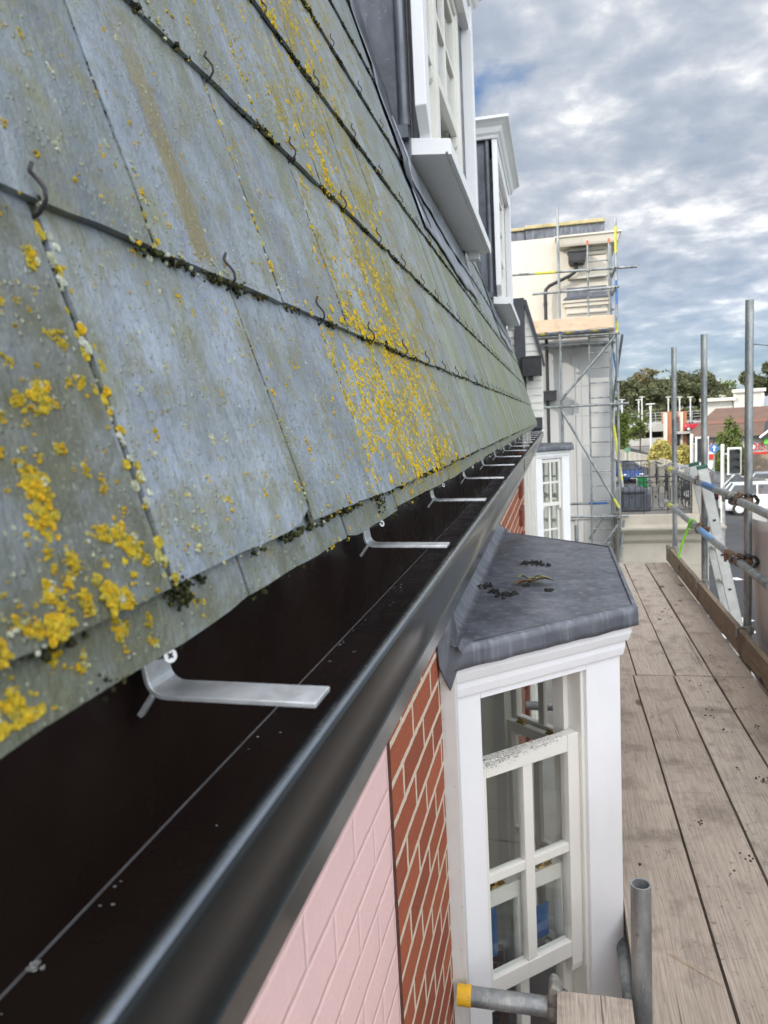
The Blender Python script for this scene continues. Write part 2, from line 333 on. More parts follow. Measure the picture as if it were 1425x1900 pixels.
def m_wood(name, c, dark, pale, rough=0.8, dirt=0.8, ax=1):
    g = G(name, rough, spec=0.25); sl = [1.0, 1.0, 1.0]; sl[ax] = 0.055; v = g.co('Object', tuple(sl), True); o = g.co('Object', (1, 1, 1), True)
    rings = g.n('ShaderNodeTexWave', wave_type='BANDS', bands_direction='X' if ax != 0 else 'Y'); g.put(rings.inputs['Vector'], v)
    rings.inputs['Scale'].default_value = 24; rings.inputs['Distortion'].default_value = 16.0; rings.inputs['Detail'].default_value = 4; rings.inputs['Detail Scale'].default_value = 1.3; rings.inputs['Detail Roughness'].default_value = 0.6
    k = g.ramp(g.noise(g.co('Object', (1, 0.5, 1), True), 2.3, 5), [(0.3, tuple(x * 0.84 for x in c)), (0.7, tuple(x * 1.1 for x in c))])
    k = g.mix(g.math('MULTIPLY', g.oi.outputs['Random'], 0.8), k, pale); k = g.mix(g.ramp(g.noise(g.co('Object', tuple(1.0 if i != ax else 0.35 for i in range(3)), True), 7, 5, 0.7), [(0.52, 0.0), (0.70, 0.45)]), k, tuple(x * 1.4 for x in dark))
    k = g.mix(g.ramp(rings.outputs[0], [(0.0, 0.32), (0.3, 0.0), (1.0, 0.0)]), k, dark)
    fib = g.noise(g.co('Object', tuple(1.0 if i != ax else 0.02 for i in range(3)), True), 330, 3, 0.6); k = g.mix(1.0, k, g.ramp(fib, [(0.3, 0.78), (0.7, 1.14)]), 'MULTIPLY')
    kn = g.vor(g.co('Object', tuple(4.2 if i != ax else 2.2 for i in range(3)), True), 1.0); k = g.mix(g.ramp(kn, [(0.085, 0.85), (0.13, 0.0)]), k, tuple(x * 0.45 for x in dark))
    ck = g.noise(g.co('Object', tuple(1.0 if i != ax else 0.012 for i in range(3)), True), 34, 4, 0.6); k = g.mix(g.ramp(ck, [(0.655, 0.0), (0.672, 0.8)]), k, tuple(x * 0.5 for x in dark))
    st_ = g.noise(o, 5.5, 5, 0.65); k = g.mix(g.ramp(st_, [(0.51, 0.0), (0.68, 0.6)]), k, tuple(x * 0.9 for x in dark))
    sp = g.noise(o, 48, 6, 0.75); gate = g.noise(o, 3.4, 3); k = g.mix(g.math('MULTIPLY', g.ramp(sp, [(0.58, 0.0), (0.67, 1.0)]), g.ramp(gate, [(0.44, 0.0), (0.60, dirt)])), k, (0.035, 0.032, 0.028))
    g.col(k); g.bump(g.math('ADD', g.math('MULTIPLY', rings.outputs[0], 0.5), fib), 0.5, 0.0018); return g.m
def m_tube():
    g = G('galvanised_steel', 0.42, 0.55); v = g.co('Object', (1, 1, 0.35), True)
    k = g.ramp(g.noise(v, 9, 6, 0.65), [(0.34, (0.13, 0.145, 0.155)), (0.50, (0.25, 0.27, 0.28)), (0.66, (0.38, 0.40, 0.40))])
    k = g.mix(g.ramp(g.noise(v, 38, 5, 0.75), [(0.55, 0.0), (0.66, 0.8)]), k, (0.42, 0.42, 0.37)); k = g.mix(g.ramp(g.noise(v, 60, 5, 0.75), [(0.60, 0.0), (0.70, 0.7)]), k, (0.10, 0.09, 0.075))
    k = g.mix(g.ramp(g.noise(g.co('Object', (1, 1, 0.2), True), 4, 3), [(0.62, 0.0), (0.72, 0.5)]), k, (0.28, 0.28, 0.10))
    g.col(k); g.rough(g.ramp(g.noise(v, 20, 4), [(0.3, 0.3), (0.7, 0.58)])); g.bump(g.noise(v, 90, 4), 0.25, 0.001); return g.m
def m_glass():
    g = G('window_glass'); t = g.t; t.nodes.remove(g.b); o = t.nodes['Material Output']
    tr = g.n('ShaderNodeBsdfTransparent'); tr.inputs[0].default_value = (0.95, 0.975, 0.96, 1); gl_ = g.n('ShaderNodeBsdfGlossy'); gl_.inputs['Roughness'].default_value = 0.015; gl_.inputs[0].default_value = (0.95, 0.97, 1, 1)
    lw = g.n('ShaderNodeLayerWeight'); lw.inputs[0].default_value = 0.5; mx = g.n('ShaderNodeMixShader')
    fac = g.math('ADD', g.math('MULTIPLY', g.math('POWER', lw.outputs['Facing'], 4.0), 0.85), 0.10)
    t.links.new(fac, mx.inputs[0]); t.links.new(tr.outputs[0], mx.inputs[1]); t.links.new(gl_.outputs[0], mx.inputs[2]); t.links.new(mx.outputs[0], o.inputs[0]); return g.m
def m_leaf(name, cs, rough=0.7):
    g = G(name, rough, spec=0.25); r = g.geo.outputs['Random Per Island']
    k = g.ramp(r, [(i / (len(cs) - 1), c) for i, c in enumerate(cs)]); k = g.mix(1.0, k, g.ramp(g.noise(g.co('Object'), 0.35, 3), [(0.3, 0.7), (0.7, 1.3)]), 'MULTIPLY'); g.col(k); return g.m

SL = m_slate()
LY = m_lichen('yellow_lichen', (0.36, 0.31, 0.06), (0.54, 0.405, 0.035), (0.58, 0.35, 0.02))
LP = m_lichen('pale_lichen', (0.36, 0.38, 0.27), (0.50, 0.53, 0.45), (0.42, 0.40, 0.12))
MOSS = m_lichen('moss', (0.016, 0.018, 0.010), (0.035, 0.038, 0.018), (0.085, 0.088, 0.03))
LEAD = m_lead('lead_sheet', (0.105, 0.112, 0.132)); LEADV = m_lead('lead_cladding', (0.095, 0.105, 0.125), (12, 12, 1.0))
LEADC = m_lead('lead_apron', (0.27, 0.295, 0.335), (18, 18, 2.0))
WHITE = m_paint('white_gloss_paint', (0.80, 0.81, 0.83), d=0.10); CREAM = m_paint('off_white_paint', (0.74, 0.73, 0.68), d=0.16)
GREYP = m_paint('weathered_white_paint', (0.62, 0.62, 0.61), d=0.45, rough=0.6)
BRICK = m_brick('red_brick', ((0.36, 0.10, 0.048), (0.255, 0.068, 0.036)), (0.60, 0.51, 0.40)); PINK = m_brick('pink_masonry_paint', ((0.745, 0.515, 0.50), (0.745, 0.51, 0.495)), (0.75, 0.525, 0.51), True)
WOOD = m_wood('weathered_board', (0.405, 0.335, 0.275), (0.17, 0.135, 0.11), (0.49, 0.425, 0.36)); WOODT = m_wood('toe_board_timber', (0.215, 0.165, 0.115), (0.08, 0.06, 0.045), (0.27, 0.215, 0.16)); WOODX = m_wood('fresh_board', (0.55, 0.42, 0.30), (0.42, 0.30, 0.2), (0.6, 0.47, 0.35), dirt=0.2, ax=0)
TUBE = m_tube(); GLASS = m_glass()
CLAMP = varied('coupler_steel', (0.26, 0.255, 0.235), 0.6, 0.4, 40, 0.4, 0.5, 120, dirt=((0.16, 0.085, 0.04), 0.8))
RUST = varied('rusty_coupler', (0.17, 0.10, 0.06), 0.85, 0.5, 60, 0.2, 0.7, 150, dirt=((0.30, 0.27, 0.20), 0.6))
def m_gutter():
    g = G('black_gutter_coating', 0.2, 0.0, 0.38); v = g.co('Object')
    g.col(g.ramp(g.noise(v, 3, 3), [(0.3, (0.010, 0.012, 0.0135)), (0.7, (0.015, 0.017, 0.0185))]))
    g.rough(g.ramp(g.noise(v, 40, 5), [(0.3, 0.15), (0.7, 0.20)])); return g.m
GUT = m_gutter()
ALU = varied('aluminium_strap', (0.66, 0.68, 0.70), 0.38, 0.2, 34, 0.55, 0.25, 90)
ALU2 = varied('ladder_aluminium', (0.52, 0.53, 0.51), 0.55, 0.15, 12, 0.35, 0.2, 60, dirt=((0.2, 0.19, 0.17), 0.5))
ZINC = varied('screw_zinc', (0.72, 0.72, 0.72), 0.3, 0.08, 50, 0.6)
BRASS = varied('brass', (0.42, 0.30, 0.10), 0.25, 0.2, 30, 0.9)
STONE = varied('pale_stone', (0.43, 0.395, 0.33), 0.9, 0.14, 1.6, 0, 0.4, 18, 0.2, dirt=((0.22, 0.20, 0.17), 0.55), stretch=(1, 1, 1))
RENDER = varied('white_render', (0.60, 0.56, 0.49), 0.9, 0.07, 1.2, 0, 0.25, 25, 0.2, dirt=((0.42, 0.36, 0.28), 0.5), stretch=(1, 1, 0.25))
RENDG = varied('grey_render', (0.43, 0.435, 0.435), 0.9, 0.06, 1.3, 0, 0.2, 25, 0.2, dirt=((0.40, 0.39, 0.37), 0.3), stretch=(1, 1, 0.3))
BLACK = varied('black_iron_paint', (0.018, 0.019, 0.022), 0.45, 0.3, 12, 0, 0.2, 60)
DARKP = varied('dark_slate_paint', (0.045, 0.05, 0.062), 0.55, 0.25, 6, 0, 0.2, 40)
INTER = varied('interior_plaster', (0.80, 0.78, 0.72), 0.85, 0.05, 3); FLOORM = varied('interior_floor', (0.34, 0.30, 0.26), 0.6, 0.3, 8)
BLUEP = varied('blue_tube_paint', (0.035, 0.13, 0.34), 0.5, 0.3, 20, dirt=((0.3, 0.3, 0.3), 0.6)); YELP = varied('yellow_tube_paint', (0.50, 0.47, 0.05), 0.5, 0.25, 20, dirt=((0.3, 0.3, 0.25), 0.6))
YCAP = varied('yellow_tape', (0.72, 0.42, 0.02), 0.45, 0.15, 30, 0, 0.4, 60, dirt=((0.15, 0.1, 0.05), 0.7))
TARM = varied('asphalt', (0.062, 0.063, 0.068), 0.9, 0.2, 0.5, 0, 0.5, 40, 0.2); PAVE = varied('paving', (0.20, 0.19, 0.175), 0.9, 0.15, 1.2, 0, 0.3, 20, 0.2)
GRASS = varied('grass', (0.05, 0.085, 0.02), 0.95, 0.35, 0.4, 0, 0.5, 12, 0.1); LINEP = varied('road_paint', (0.72, 0.72, 0.70), 0.7, 0.12, 4)

# ------------------------------------------------------------------ ground and roads
ZG = -3.5
g_ = MB(); g_.add([(-400, -200, ZG), (600, -200, ZG), (600, 900, ZG), (-400, 900, ZG)], [(0, 1, 2, 3)])
tag(obj('ground', g_, GRASS), 'open grassed ground running to the horizon', kind='structure')
def sheet(name, pts, dz, m, label):
    b = MB(); b.add([(p[0], p[1], ZG + dz) for p in pts], [tuple(range(len(pts)))]); return tag(obj(name, b, m), label, kind='structure')
sheet('road', [(3.2, -60), (17.5, -60), (17.5, 26), (60, 30), (60, 62), (14, 58), (11, 110), (2, 110), (3.2, 40)], 0.004, TARM, 'grey asphalt road below the scaffold')
kb = MB(); kb.box(-6, 3.15, -60, 30, ZG, ZG + 0.12); kb.pz([(7.6, 19), (9.2, 19.5), (11.5, 27), (10.2, 31), (8.4, 29), (7.2, 23)], ZG, ZG + 0.13)
tag(obj('pavement', kb, PAVE, bev=0.02), 'paved footway with kerb along the street', kind='structure')
sheet('car_park_ground', [(12, 62), (70, 64), (70, 140), (-10, 140), (-10, 112), (10, 112)], 0.006, PAVE, 'paved yard in front of the shops')

# ================================================================== THE HOUSE
house = thing('terraced_house', 'nearest terraced house with lichened slate roof, black gutter, pink and red brick walls', 'house', (-2.0, 4.0, ZG))
TH = R(74.2); E0 = Vector((-0.222, 0, 1.42)); SV = Vector((-math.cos(TH), 0, math.sin(TH))); NV = Vector((math.sin(TH), 0, math.cos(TH)))
def RP(u, v, h=0.0): return E0 + Vector((0, u, 0)) + SV * v + NV * h
Y0, Y1 = -0.9, 9.35
COURSE = [0.03, 0.257, 0.508, 0.775, 1.045, 1.31, 1.575, 1.84, 2.105, 2.37, 2.635, 2.90]
W = 0.262
DORM = [(2.86, 4.52), (6.72, 8.32)]
def top_h(v):         # height of the slate surface above the batten plane at slope position v
    k = max([c for c in COURSE if c <= v] + [0.0]); return 0.0165 - 0.0085 * (v - k) / 0.262 if v >= 0.03 else 0.0075
sl = MB(); sl.uv = []
def slate(u0, u1, v0, v1, h0, seed, thick=0.0065):
    nx, ny = 9, 12; r = random.Random(seed); ph = r.random() * 50; o = len(sl.v); tilt = r.uniform(-0.0015, 0.002); cc = r.uniform(-0.004, 0.004); chip = r.random()
    def pt(i, j, below):
        a = i / (nx - 1); b = j / (ny - 1); u = u0 + (u1 - u0) * a; v = v0 + (v1 - v0) * b
        if i in (0, nx - 1): u += 0.0022 * noise.noise(Vector((ph, v * 26, i)))
        if j == 0:
            v += 0.0022 * noise.noise(Vector((u * 40, ph, 1))) + cc * 0.5 * (a - 0.5)
            if chip > 0.72 and a > 0.84: v += (0.012 if h0 > 0.01 else 0.004) * (a - 0.84) / 0.16
            if chip < 0.16 and a < 0.12: v += 0.006 * (0.12 - a) / 0.12
        h = h0 - 0.0165 * (v - v0) / 0.52 + tilt * (a - 0.5) + 0.0009 * noise.noise(Vector((u * 9, v * 9, ph)))
        if j == 0 and not below: h -= 0.0012
        return RP(u, v, h - (thick if below else 0)), (u, v)
    for bl in (False, True):
        for j in range(ny):
            for i in range(nx):
                p, q = pt(i, j, bl); sl.v.append(p); sl.uv.append(q)
    for j in range(ny - 1):
        for i in range(nx - 1): a = o + j * nx + i; sl.f.append((a, a + 1, a + nx + 1, a + nx))
    B = o + nx * ny
    for i in range(nx - 1): sl.f.append((o + i + 1, o + i, B + i, B + i + 1))
    for j in range(ny - 1):
        a = o + j * nx; b = B + j * nx; sl.f.append((a, a + nx, b + nx, b)); a += nx - 1; b += nx - 1; sl.f.append((a + nx, a, b, b + nx))
def in_dormer(u0, u1, v):
    return v > 1.22 and any(u1 > a + 0.02 and u0 < b - 0.02 for a, b in DORM)
tails = []
k = 0
for ci, v0 in enumerate([0.0] + COURSE):
    odd = 0.388 if ci % 2 == 1 else 0.513
    if ci == 0: odd = 0.492
    u = odd + math.floor((Y0 - odd) / W) * W; i = 0
    while u < Y1:
        a, b = max(u, Y0), min(u + W, Y1); jit = random.uniform(-0.004, 0.004)
        if b - a > 0.03 and not in_dormer(a, b, v0 + 0.05):
            ln = 0.27 if ci == 0 else 0.52
            slate(a + 0.0036, b - 0.0036, v0 + random.uniform(-0.003, 0.003), v0 + ln, 0.0085 if ci == 0 else 0.0165, ci * 1000 + k)
            tails.append((ci, a, b, v0))
        u += W; k += 1
slates = obj('slate_roof', sl, SL, house, smooth=False, label='grey slates with yellow and green lichen on the steep roof slope')
# sarking behind slates, roof body, then an added unseen block
bb = MB(); bb.py([(RP(0, 0.02, -0.004).x, RP(0, 0.02, -0.004).z), (RP(0, 1.2, -0.006).x, RP(0, 1.2, -0.006).z), (-1.9, RP(0, 1.2).z), (-1.9, RP(0, 0.02).z)], Y0, Y1)
for a, b in ((Y0, 2.86), (4.52, 6.72), (8.32, Y1)):
    bb.py([(RP(0, 1.2, -0.006).x, RP(0, 1.2, -0.006).z + 0.002), (RP(0, 3.3, -0.006).x, RP(0, 3.3, -0.006).z), (-1.9, RP(0, 3.3).z), (-1.9, RP(0, 1.2).z + 0.002)], a, b)
obj('roof_deck', bb, DARKP, house)
bt = MB(); bt.py([(RP(0, 3.3).x - 0.0, RP(0, 3.3).z + 0.003), (-3.6, 7.6), (-7.5, 7.6), (-9, ZG + 0.2), (-1.92, ZG + 0.2), (-1.92, RP(0, 3.3).z + 0.003)], Y0 - 4, Y1 - 0.01)
obj('unseen_shade_block', bt, DARKP, house)  # added mass out of view, sized to cast the shadow on the tower

# lichen, built as raised crusts on the slates
def crust(mb, u, v, r, el, hh, seed):
    v = max(v, 0.002 + r * el)
    rr = random.Random(seed); n = 9; c = RP(u, v, top_h(v) - 0.0004); o = len(mb.v); a0 = rr.random() * 6
    for ring, (q, h) in enumerate(((1.0, -0.0003), (0.78, hh * 0.8), (0.4, hh * 0.62))):
        for i in range(n):
            a = a0 + 2 * math.pi * i / n; k = q * r * (0.72 + 0.5 * rr.random()); p = Vector((0, math.cos(a) * k, 0)) + SV * (math.sin(a) * k * el)
            mb.v.append(c + p + NV * (h * (0.75 + 0.5 * rr.random())))
    mb.v.append(c + NV * hh * rr.uniform(0.5, 1.0))
    for t in range(2):
        for i in range(n): A = o + t * n + i; B = o + t * n + (i + 1) % n; mb.f.append((A, B, B + n, A + n))
    for i in range(n): mb.f.append((o + 2 * n + i, o + 2 * n + (i + 1) % n, o + 3 * n))
ly = MB(); lp = MB(); ms = MB(); q = random.Random(11)
def nz(u, v, s, z=0): return noise.noise(Vector((u * s, v * s * 0.6, z)))
cnt = 0
for t in range(130000):
    u = q.uniform(0.55, 2.6); v = q.uniform(0.0, 1.5)
    if in_dormer(u, u, v): continue
    c0 = 1.30 + 0.12 * noise.noise(Vector((v * 3, 0, 5))); bandw = math.exp(-((u - c0) / 0.50) ** 2) * (1.0 if v > 0.02 else 0.3)
    if v > 0.28: bandw *= 0.86
    if v > 0.95: bandw *= max(0, 1 - (v - 0.95) / 0.5)
    d = nz(u, v, 6) * 0.45 + nz(u, v * 1.5, 26, 3) * 0.8 + nz(u, v * 1.5, 70, 9) * 0.6
    if v < 0.36 and 0.9 < u < 1.75: d += 0.30 * math.exp(-((v - 0.17) / 0.13) ** 2)
    if d + (bandw - 1) * 1.0 > -0.02 and q.random() < 0.36:
        crust(ly, u, v, q.choice((q.uniform(0.0010, 0.0024), q.uniform(0.0018, 0.0038))), q.uniform(1.0, 2.2), q.uniform(0.0008, 0.0022), t); cnt += 1
    if cnt > 15000: break
for t in range(420):      # large crusts on the nearest slates
    u = q.uniform(0.10, 0.40); v = q.uniform(0.0, 0.27)
    if u > 0.372 and q.random() < 0.9: continue
    if nz(u, v, 12, 2) < -0.3 and q.random() < .3: continue
    R0 = q.choice((0.0010, 0.0012, 0.0015, 0.002, 0.0025, 0.0025, 0.003, 0.0038, 0.0048, 0.0062)); m = 1 + int(R0 * 1400 * q.random() * 1.3)
    for j in range(m * 3 + int(R0 > 0.003) * 16):
        crust(ly if q.random() < 0.93 else lp, u + q.gauss(0, R0 * 0.58), v + q.gauss(0, R0 * 0.66), R0 * q.uniform(0.15, 0.48), q.uniform(0.9, 1.3), q.uniform(0.0008, 0.0028), t * 31 + j)
for (uj, v0, v1, n) in ((0.388, 0.035, 0.25, 55), (0.513, 0.25, 0.29, 6), (0.912, 0.05, 0.25, 60), (0.775, 0.27, 0.5, 40), (0.65, 0.51, 0.77, 35), (0.912, 0.52, 0.77, 50), (1.174, 0.05, 0.25, 60)):   # lichen along the joints
    for t in range(n):
        v = q.uniform(v0, v1); (crust)(ly if q.random() < 0.6 else lp, uj + q.gauss(0, 0.004), v, q.uniform(0.001, 0.0036), 1.3, q.uniform(0.001, 0.0026), t)
for t in range(520):       # scattered yellow-green rosettes over every near slate
    u = q.uniform(0.3, 1.3); v = q.uniform(0.0, 0.78); R0 = q.choice((0.0012, 0.0016, 0.002, 0.003))
    for j in range(int(R0 * 2600)): crust(ly if (t % 5) else lp, u + q.gauss(0, R0 * .6), v + q.gauss(0, R0 * .8), R0 * q.uniform(0.25, 0.55), 1.1, q.uniform(0.0006, 0.002), t * 7 + j)
for t in range(14000):      # pale green specks
    u = q.choice((q.uniform(0.1, 1.0), q.uniform(0.1, 2.6))); v = q.uniform(0.0, 1.3)
    if nz(u, v, 9, 7) + q.random() * 0.5 < 0.28 or in_dormer(u, u, v): continue
    r0 = q.choice((0.0005, 0.0006, 0.0008, 0.0010, 0.0014 if u < 0.8 else 0.0008)); crust(lp if q.random() < 0.72 else ly, u, v, r0, 1.1, q.uniform(0.0006, 0.0014), t)
    if r0 > 0.0011 and q.random() < 0.3:
        for j in range(4): crust(lp, u + q.gauss(0, .002), v + q.gauss(0, .002), r0, 1.1, 0.0012, t + j)
for (ci, a, b, v0) in tails:       # moss packed along the slate tails
    if a > 6.5 or v0 > 1.6: continue
    dens = 0.50 if (0.35 < a < 3.2) else 0.25
    if ci == 1: dens *= 0.9
    if ci == 0: dens *= 0.25
    for t in range(int(330 * (b - a) * 3)):
        if q.random() > dens: continue
        u = q.uniform(a, b); g0 = nz(u, v0, 16, 4)
        if g0 < 0.0: continue
        rr = q.uniform(0.0007, 0.0022) * (1.0 + max(0, g0)); vv = v0 + q.gauss(-0.0012, 0.0016)
        tgt = ms if q.random() < 0.86 else (ly if 0.7 < u < 2 else lp)
        c = RP(u, vv, 0.0095 + q.uniform(-0.002, 0.0065)) if ci else RP(u, vv, 0.004); tgt.blob(c, rr, rr * 1.3, rr, seed=t, n=5, m=3, amp=0.5)
for (uu, vv, n) in ((0.395, 0.026, 60), (0.912, 0.02, 40), (0.31, 0.0, 14), (0.66, 0.255, 30), (0.955, 0.0, 12)):     # cushions
    for t in range(int(n * (1.8 if uu < 0.5 and vv > 0 else 0.7))):
        k_ = q.uniform(0.0008, 0.0018); ms.blob(RP(uu + q.gauss(0, 0.0042), vv + q.gauss(0, 0.005), q.uniform(0.008, 0.019)), k_, k_, k_, seed=t, n=5, m=3, amp=0.6)
for (ci, a, b, v0) in tails:      # dirt and moss packed in the joints
    if a > 5 or v0 > 1.3 or ci == 0: continue
    for t in range(150 if a < 2.2 else 50):
        v = v0 + q.random() * 0.235; rr = q.uniform(0.0006, 0.0017)
        if noise.noise(Vector((b * 9, v * 14, 3))) < -0.35: continue
        (ms if q.random() < 0.8 else lp).blob(RP(b + q.gauss(0, 0.0008), v, top_h(v) - 0.004 + q.uniform(0, 0.003)), rr, rr * 1.4, rr, seed=t, n=5, m=3, amp=0.5)
jd = MB()
for (ci, a, b, v0) in tails:
    if ci == 0 or b > 9: continue
    n_ = 14; o = len(jd.v)
    for t in range(n_ + 1):
        v = v0 + 0.001 + 0.262 * t / n_; wv = 0.0012 * noise.noise(Vector((b * 7, v * 40, 8)))
        jd.v += [RP(b - 0.0050, v, top_h(v) - 0.0034 + wv), RP(b, v, top_h(v) - 0.0026 + wv), RP(b + 0.0050, v, top_h(v) - 0.0034 + wv)]
    for t in range(n_): i_ = o + 3 * t; jd.f += [(i_, i_ + 1, i_ + 4, i_ + 3), (i_ + 1, i_ + 2, i_ + 5, i_ + 4)]
obj('joint_dirt', jd, varied('joint_dirt', (0.060, 0.061, 0.045), 0.95, 0.5, 60, 0, 0.6, 300), slates, kind='stuff')
obj('yellow_lichen', ly, LY, slates, kind='stuff'); obj('pale_lichen', lp, LP, slates, kind='stuff'); obj('moss', ms, MOSS, slates, kind='stuff')

# wire slate hooks, one part each, on the courses that show
hk0 = None; nh = 0
WIRE = varied('hook_wire', (0.035, 0.032, 0.04), 0.4, 0.3, 60, 0.6)
hooks = [(ci, (a + b) / 2, v0) for (ci, a, b, v0) in tails if 2 <= ci <= 5 and 0.1 < (a + b) / 2 < 8.6 and b - a > 0.2]
hooks.sort(key=lambda t: t[1]); hooks = hooks[:98]
hr = random.Random(5)
def hook_mesh(sd):
    rr = random.Random(sd); m = MB(); s = rr.uniform(-0.004, 0.004); L_ = rr.uniform(0.020, 0.027)
    pts = [(0, -0.004, -0.008), (0, -0.0065, -0.002), (0, -0.005, 0.005), (s * .2, -0.0005, 0.0115), (s * .4, 0.005, 0.0130), (s * .7, 0.011, 0.0112), (s, 0.016, 0.0088), (s, L_ * 0.8, 0.0085), (s * 0.8, L_, 0.0105 + abs(s) * 0.5)]
    m.tube([RP(p[0], p[1], p[2]) - E0 for p in pts], 0.00125, 7); return m
protos = []
for i, (ci, u, v) in enumerate(hooks):
    off = RP(u + hr.uniform(-0.006, 0.006), v, 0.0095) - root_of(slates)
    if i < 5:
        hm = hook_mesh(i); me = bpy.data.meshes.new('slate_hook'); me.from_pydata([tuple(p) for p in hm.v], [], hm.f); me.materials.append(WIRE); [setattr(p, 'use_smooth', True) for p in me.polygons]
        o = bpy.data.objects.new('slate_hook', me); COL.objects.link(o); protos.append(o)
    else:
        o = protos[hr.randrange(5)].copy(); COL.objects.link(o)
    o.parent = slates; o.location = off

# lead sheets and flashing about the dormers
def lead_sheet(name, ptsf, nu, nv, parent, m, thick=0.003, label=None):
    b = MB(); 
    for l in (0, 1):
        for j in range(nv + 1):
            for i in range(nu + 1): b.v.append(ptsf(i / nu, j / nv, l * thick))
    n1 = nu + 1; S = n1 * (nv + 1)
    for j in range(nv):
        for i in range(nu): a = j * n1 + i; b.f.append((a, a + n1, a + n1 + 1, a + 1)); b.f.append((S + a, S + a + 1, S + a + n1 + 1, S + a + n1))
    for i in range(nu): b.f.append((i, i + 1, S + i + 1, S + i)); a = nv * n1 + i; b.f.append((a + 1, a, S + a, S + a + 1))
    for j in range(nv): a = j * n1; b.f.append((a + n1, a, S + a, S + a + n1)); a += nu; b.f.append((a, a + n1, S + a + n1, S + a))
    return obj(name, b, m, parent, smooth=True, label=label)
def apron_f(u0, u1, lo, hi, h, sd):
    def f(a, b, t):
        u = u0 + (u1 - u0) * a; l = lo(a) + 0.012 * noise.noise(Vector((u * 6, sd, 0))) ; v = l + (hi - l) * b
        return RP(u, v, h + top_h(v) + t + 0.0035 * (1 + noise.noise(Vector((u * 5, v * 5, sd)))) * (1.3 - b))
    return f
for di, (a, b) in enumerate(DORM):
    lead_sheet('lead_apron', apron_f(a - 0.18, b + 0.12, lambda t: 0.81 + 0.02 * math.sin(t * 9), 1.16, 0.003, di), 40, 8, house, LEADC, label='smooth grey lead apron under the %s dormer' % ('nearer', 'farther')[di])
    lead_sheet('lead_apron', apron_f(a - 0.10, b + 0.06, lambda t: 0.96 + 0.015 * math.sin(t * 7 + 1), 1.24, 0.010, di + 4), 40, 8, house, LEADC)
    lead_sheet('lead_soaker', apron_f(a - 0.24, a + 0.02, lambda t: 0.98 - 0.12 * t, 2.9, 0.004, di + 8), 6, 30, house, LEADV)
    lead_sheet('lead_soaker', apron_f(b - 0.02, b + 0.14, lambda t: 0.92, 2.9, 0.004, di + 12), 4, 30, house, LEADV)

# ------------------------------------------------------------------ gutter
gut = MB()
prof = [(-0.2995, 1.425), (-0.2975, 1.425), (-0.2975, 1.2500), (-0.2955, 1.2462), (-0.2925, 1.2455), (-0.172, 1.2455), (-0.162, 1.256), (-0.1575, 1.30), (-0.1565, 1.345)]
prof += [(-0.1565, 1.3500), (-0.1535, 1.3545), (-0.1490, 1.3580)]      # inner slope of the lip, then a tight rolled crest
for i in range(9):
    a = R(128 - 128 * i / 8); prof.append((-0.1415 + 0.0052 * math.cos(a), 1.3560 + 0.0052 * math.sin(a)))
prof += [(-0.1366, 1.335), (-0.1370, 1.3135), (-0.1363, 1.3115), (-0.1352, 1.3100), (-0.1358, 1.3075), (-0.1380, 1.3060), (-0.150, 1.303), (-0.158, 1.25), (-0.168, 1.2415), (-0.30, 1.2415)]
ys = [Y0, 0.02, 0.3, 0.8, 1.6, 2.6, 3.4, 4.6, 6, 7.5, 8.4, 9.02]
n = len(prof)
for y in ys:
    wob = 0.0015 * math.sin(y * 2.1)
    for p in prof: gut.v.append(Vector((p[0] + wob, y, p[1] + wob * 0.5)))
for j in range(len(ys) - 1):
    for i in range(n): a = j * n + i; b = j * n + (i + 1) % n; gut.f.append((a, a + n, b + n, b))
gut.f.append(tuple(range(n))); gut.f.append(tuple((len(ys) - 1) * n + i for i in range(n - 1, -1, -1)))
# inside faces carry the browner coating
# the closed outline sits as a shell: the opening is between the back flange and the nosing
GIN = varied('gutter_inside_coating', (0.021, 0.0135, 0.0115), 0.28, 0.25, 5, 0, 0.0, 60, 0.22, dirt=((0.03, 0.026, 0.022), 0.35))
gutter = obj('gutter', gut, [GUT, GIN], house, smooth='auto', label='glossy black box gutter with aluminium straps')
LIP_HI = varied('lip_highlight_metal', (0.30, 0.33, 0.37), 0.22, 0.12, 25, 0.92, 0.1, 60)  # sky highlight along the crest, put in as a brighter metal strip
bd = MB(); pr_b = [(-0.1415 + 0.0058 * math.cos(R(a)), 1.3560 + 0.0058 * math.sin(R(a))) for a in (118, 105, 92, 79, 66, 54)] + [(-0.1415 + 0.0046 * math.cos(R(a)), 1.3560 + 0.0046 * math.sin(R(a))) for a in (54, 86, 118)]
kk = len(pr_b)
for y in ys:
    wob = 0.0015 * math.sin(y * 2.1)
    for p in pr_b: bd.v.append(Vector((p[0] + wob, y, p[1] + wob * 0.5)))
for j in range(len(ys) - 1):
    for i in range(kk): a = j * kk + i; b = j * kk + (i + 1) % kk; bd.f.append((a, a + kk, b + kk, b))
obj('lip_highlight', bd, LIP_HI, gutter, smooth='auto')
for p_ in gutter.data.polygons:
    kx = p_.index % n
    if p_.index < n * (len(ys) - 1) and kx < 9: p_.material_index = 1
st = MB(); st.box(-0.2935, -0.158, 8.985, 9.0, 1.249, 1.40); obj('stop_end', st, GUT, gutter)
st = MB(); st.box(-0.31, -0.135, 9.03, 9.30, 1.30, 1.375); obj('coping_end', st, CREAM, house, bev=0.006)
jb = MB(); jb.py([(-0.1570, 1.3520), (-0.1500, 1.3595), (-0.1415, 1.3632), (-0.1345, 1.357), (-0.1338, 1.307), (-0.137, 1.304), (-0.1375, 1.354), (-0.1415, 1.3590)], 3.32, 3.40); obj('joint_cover', jb, GUT, gutter)
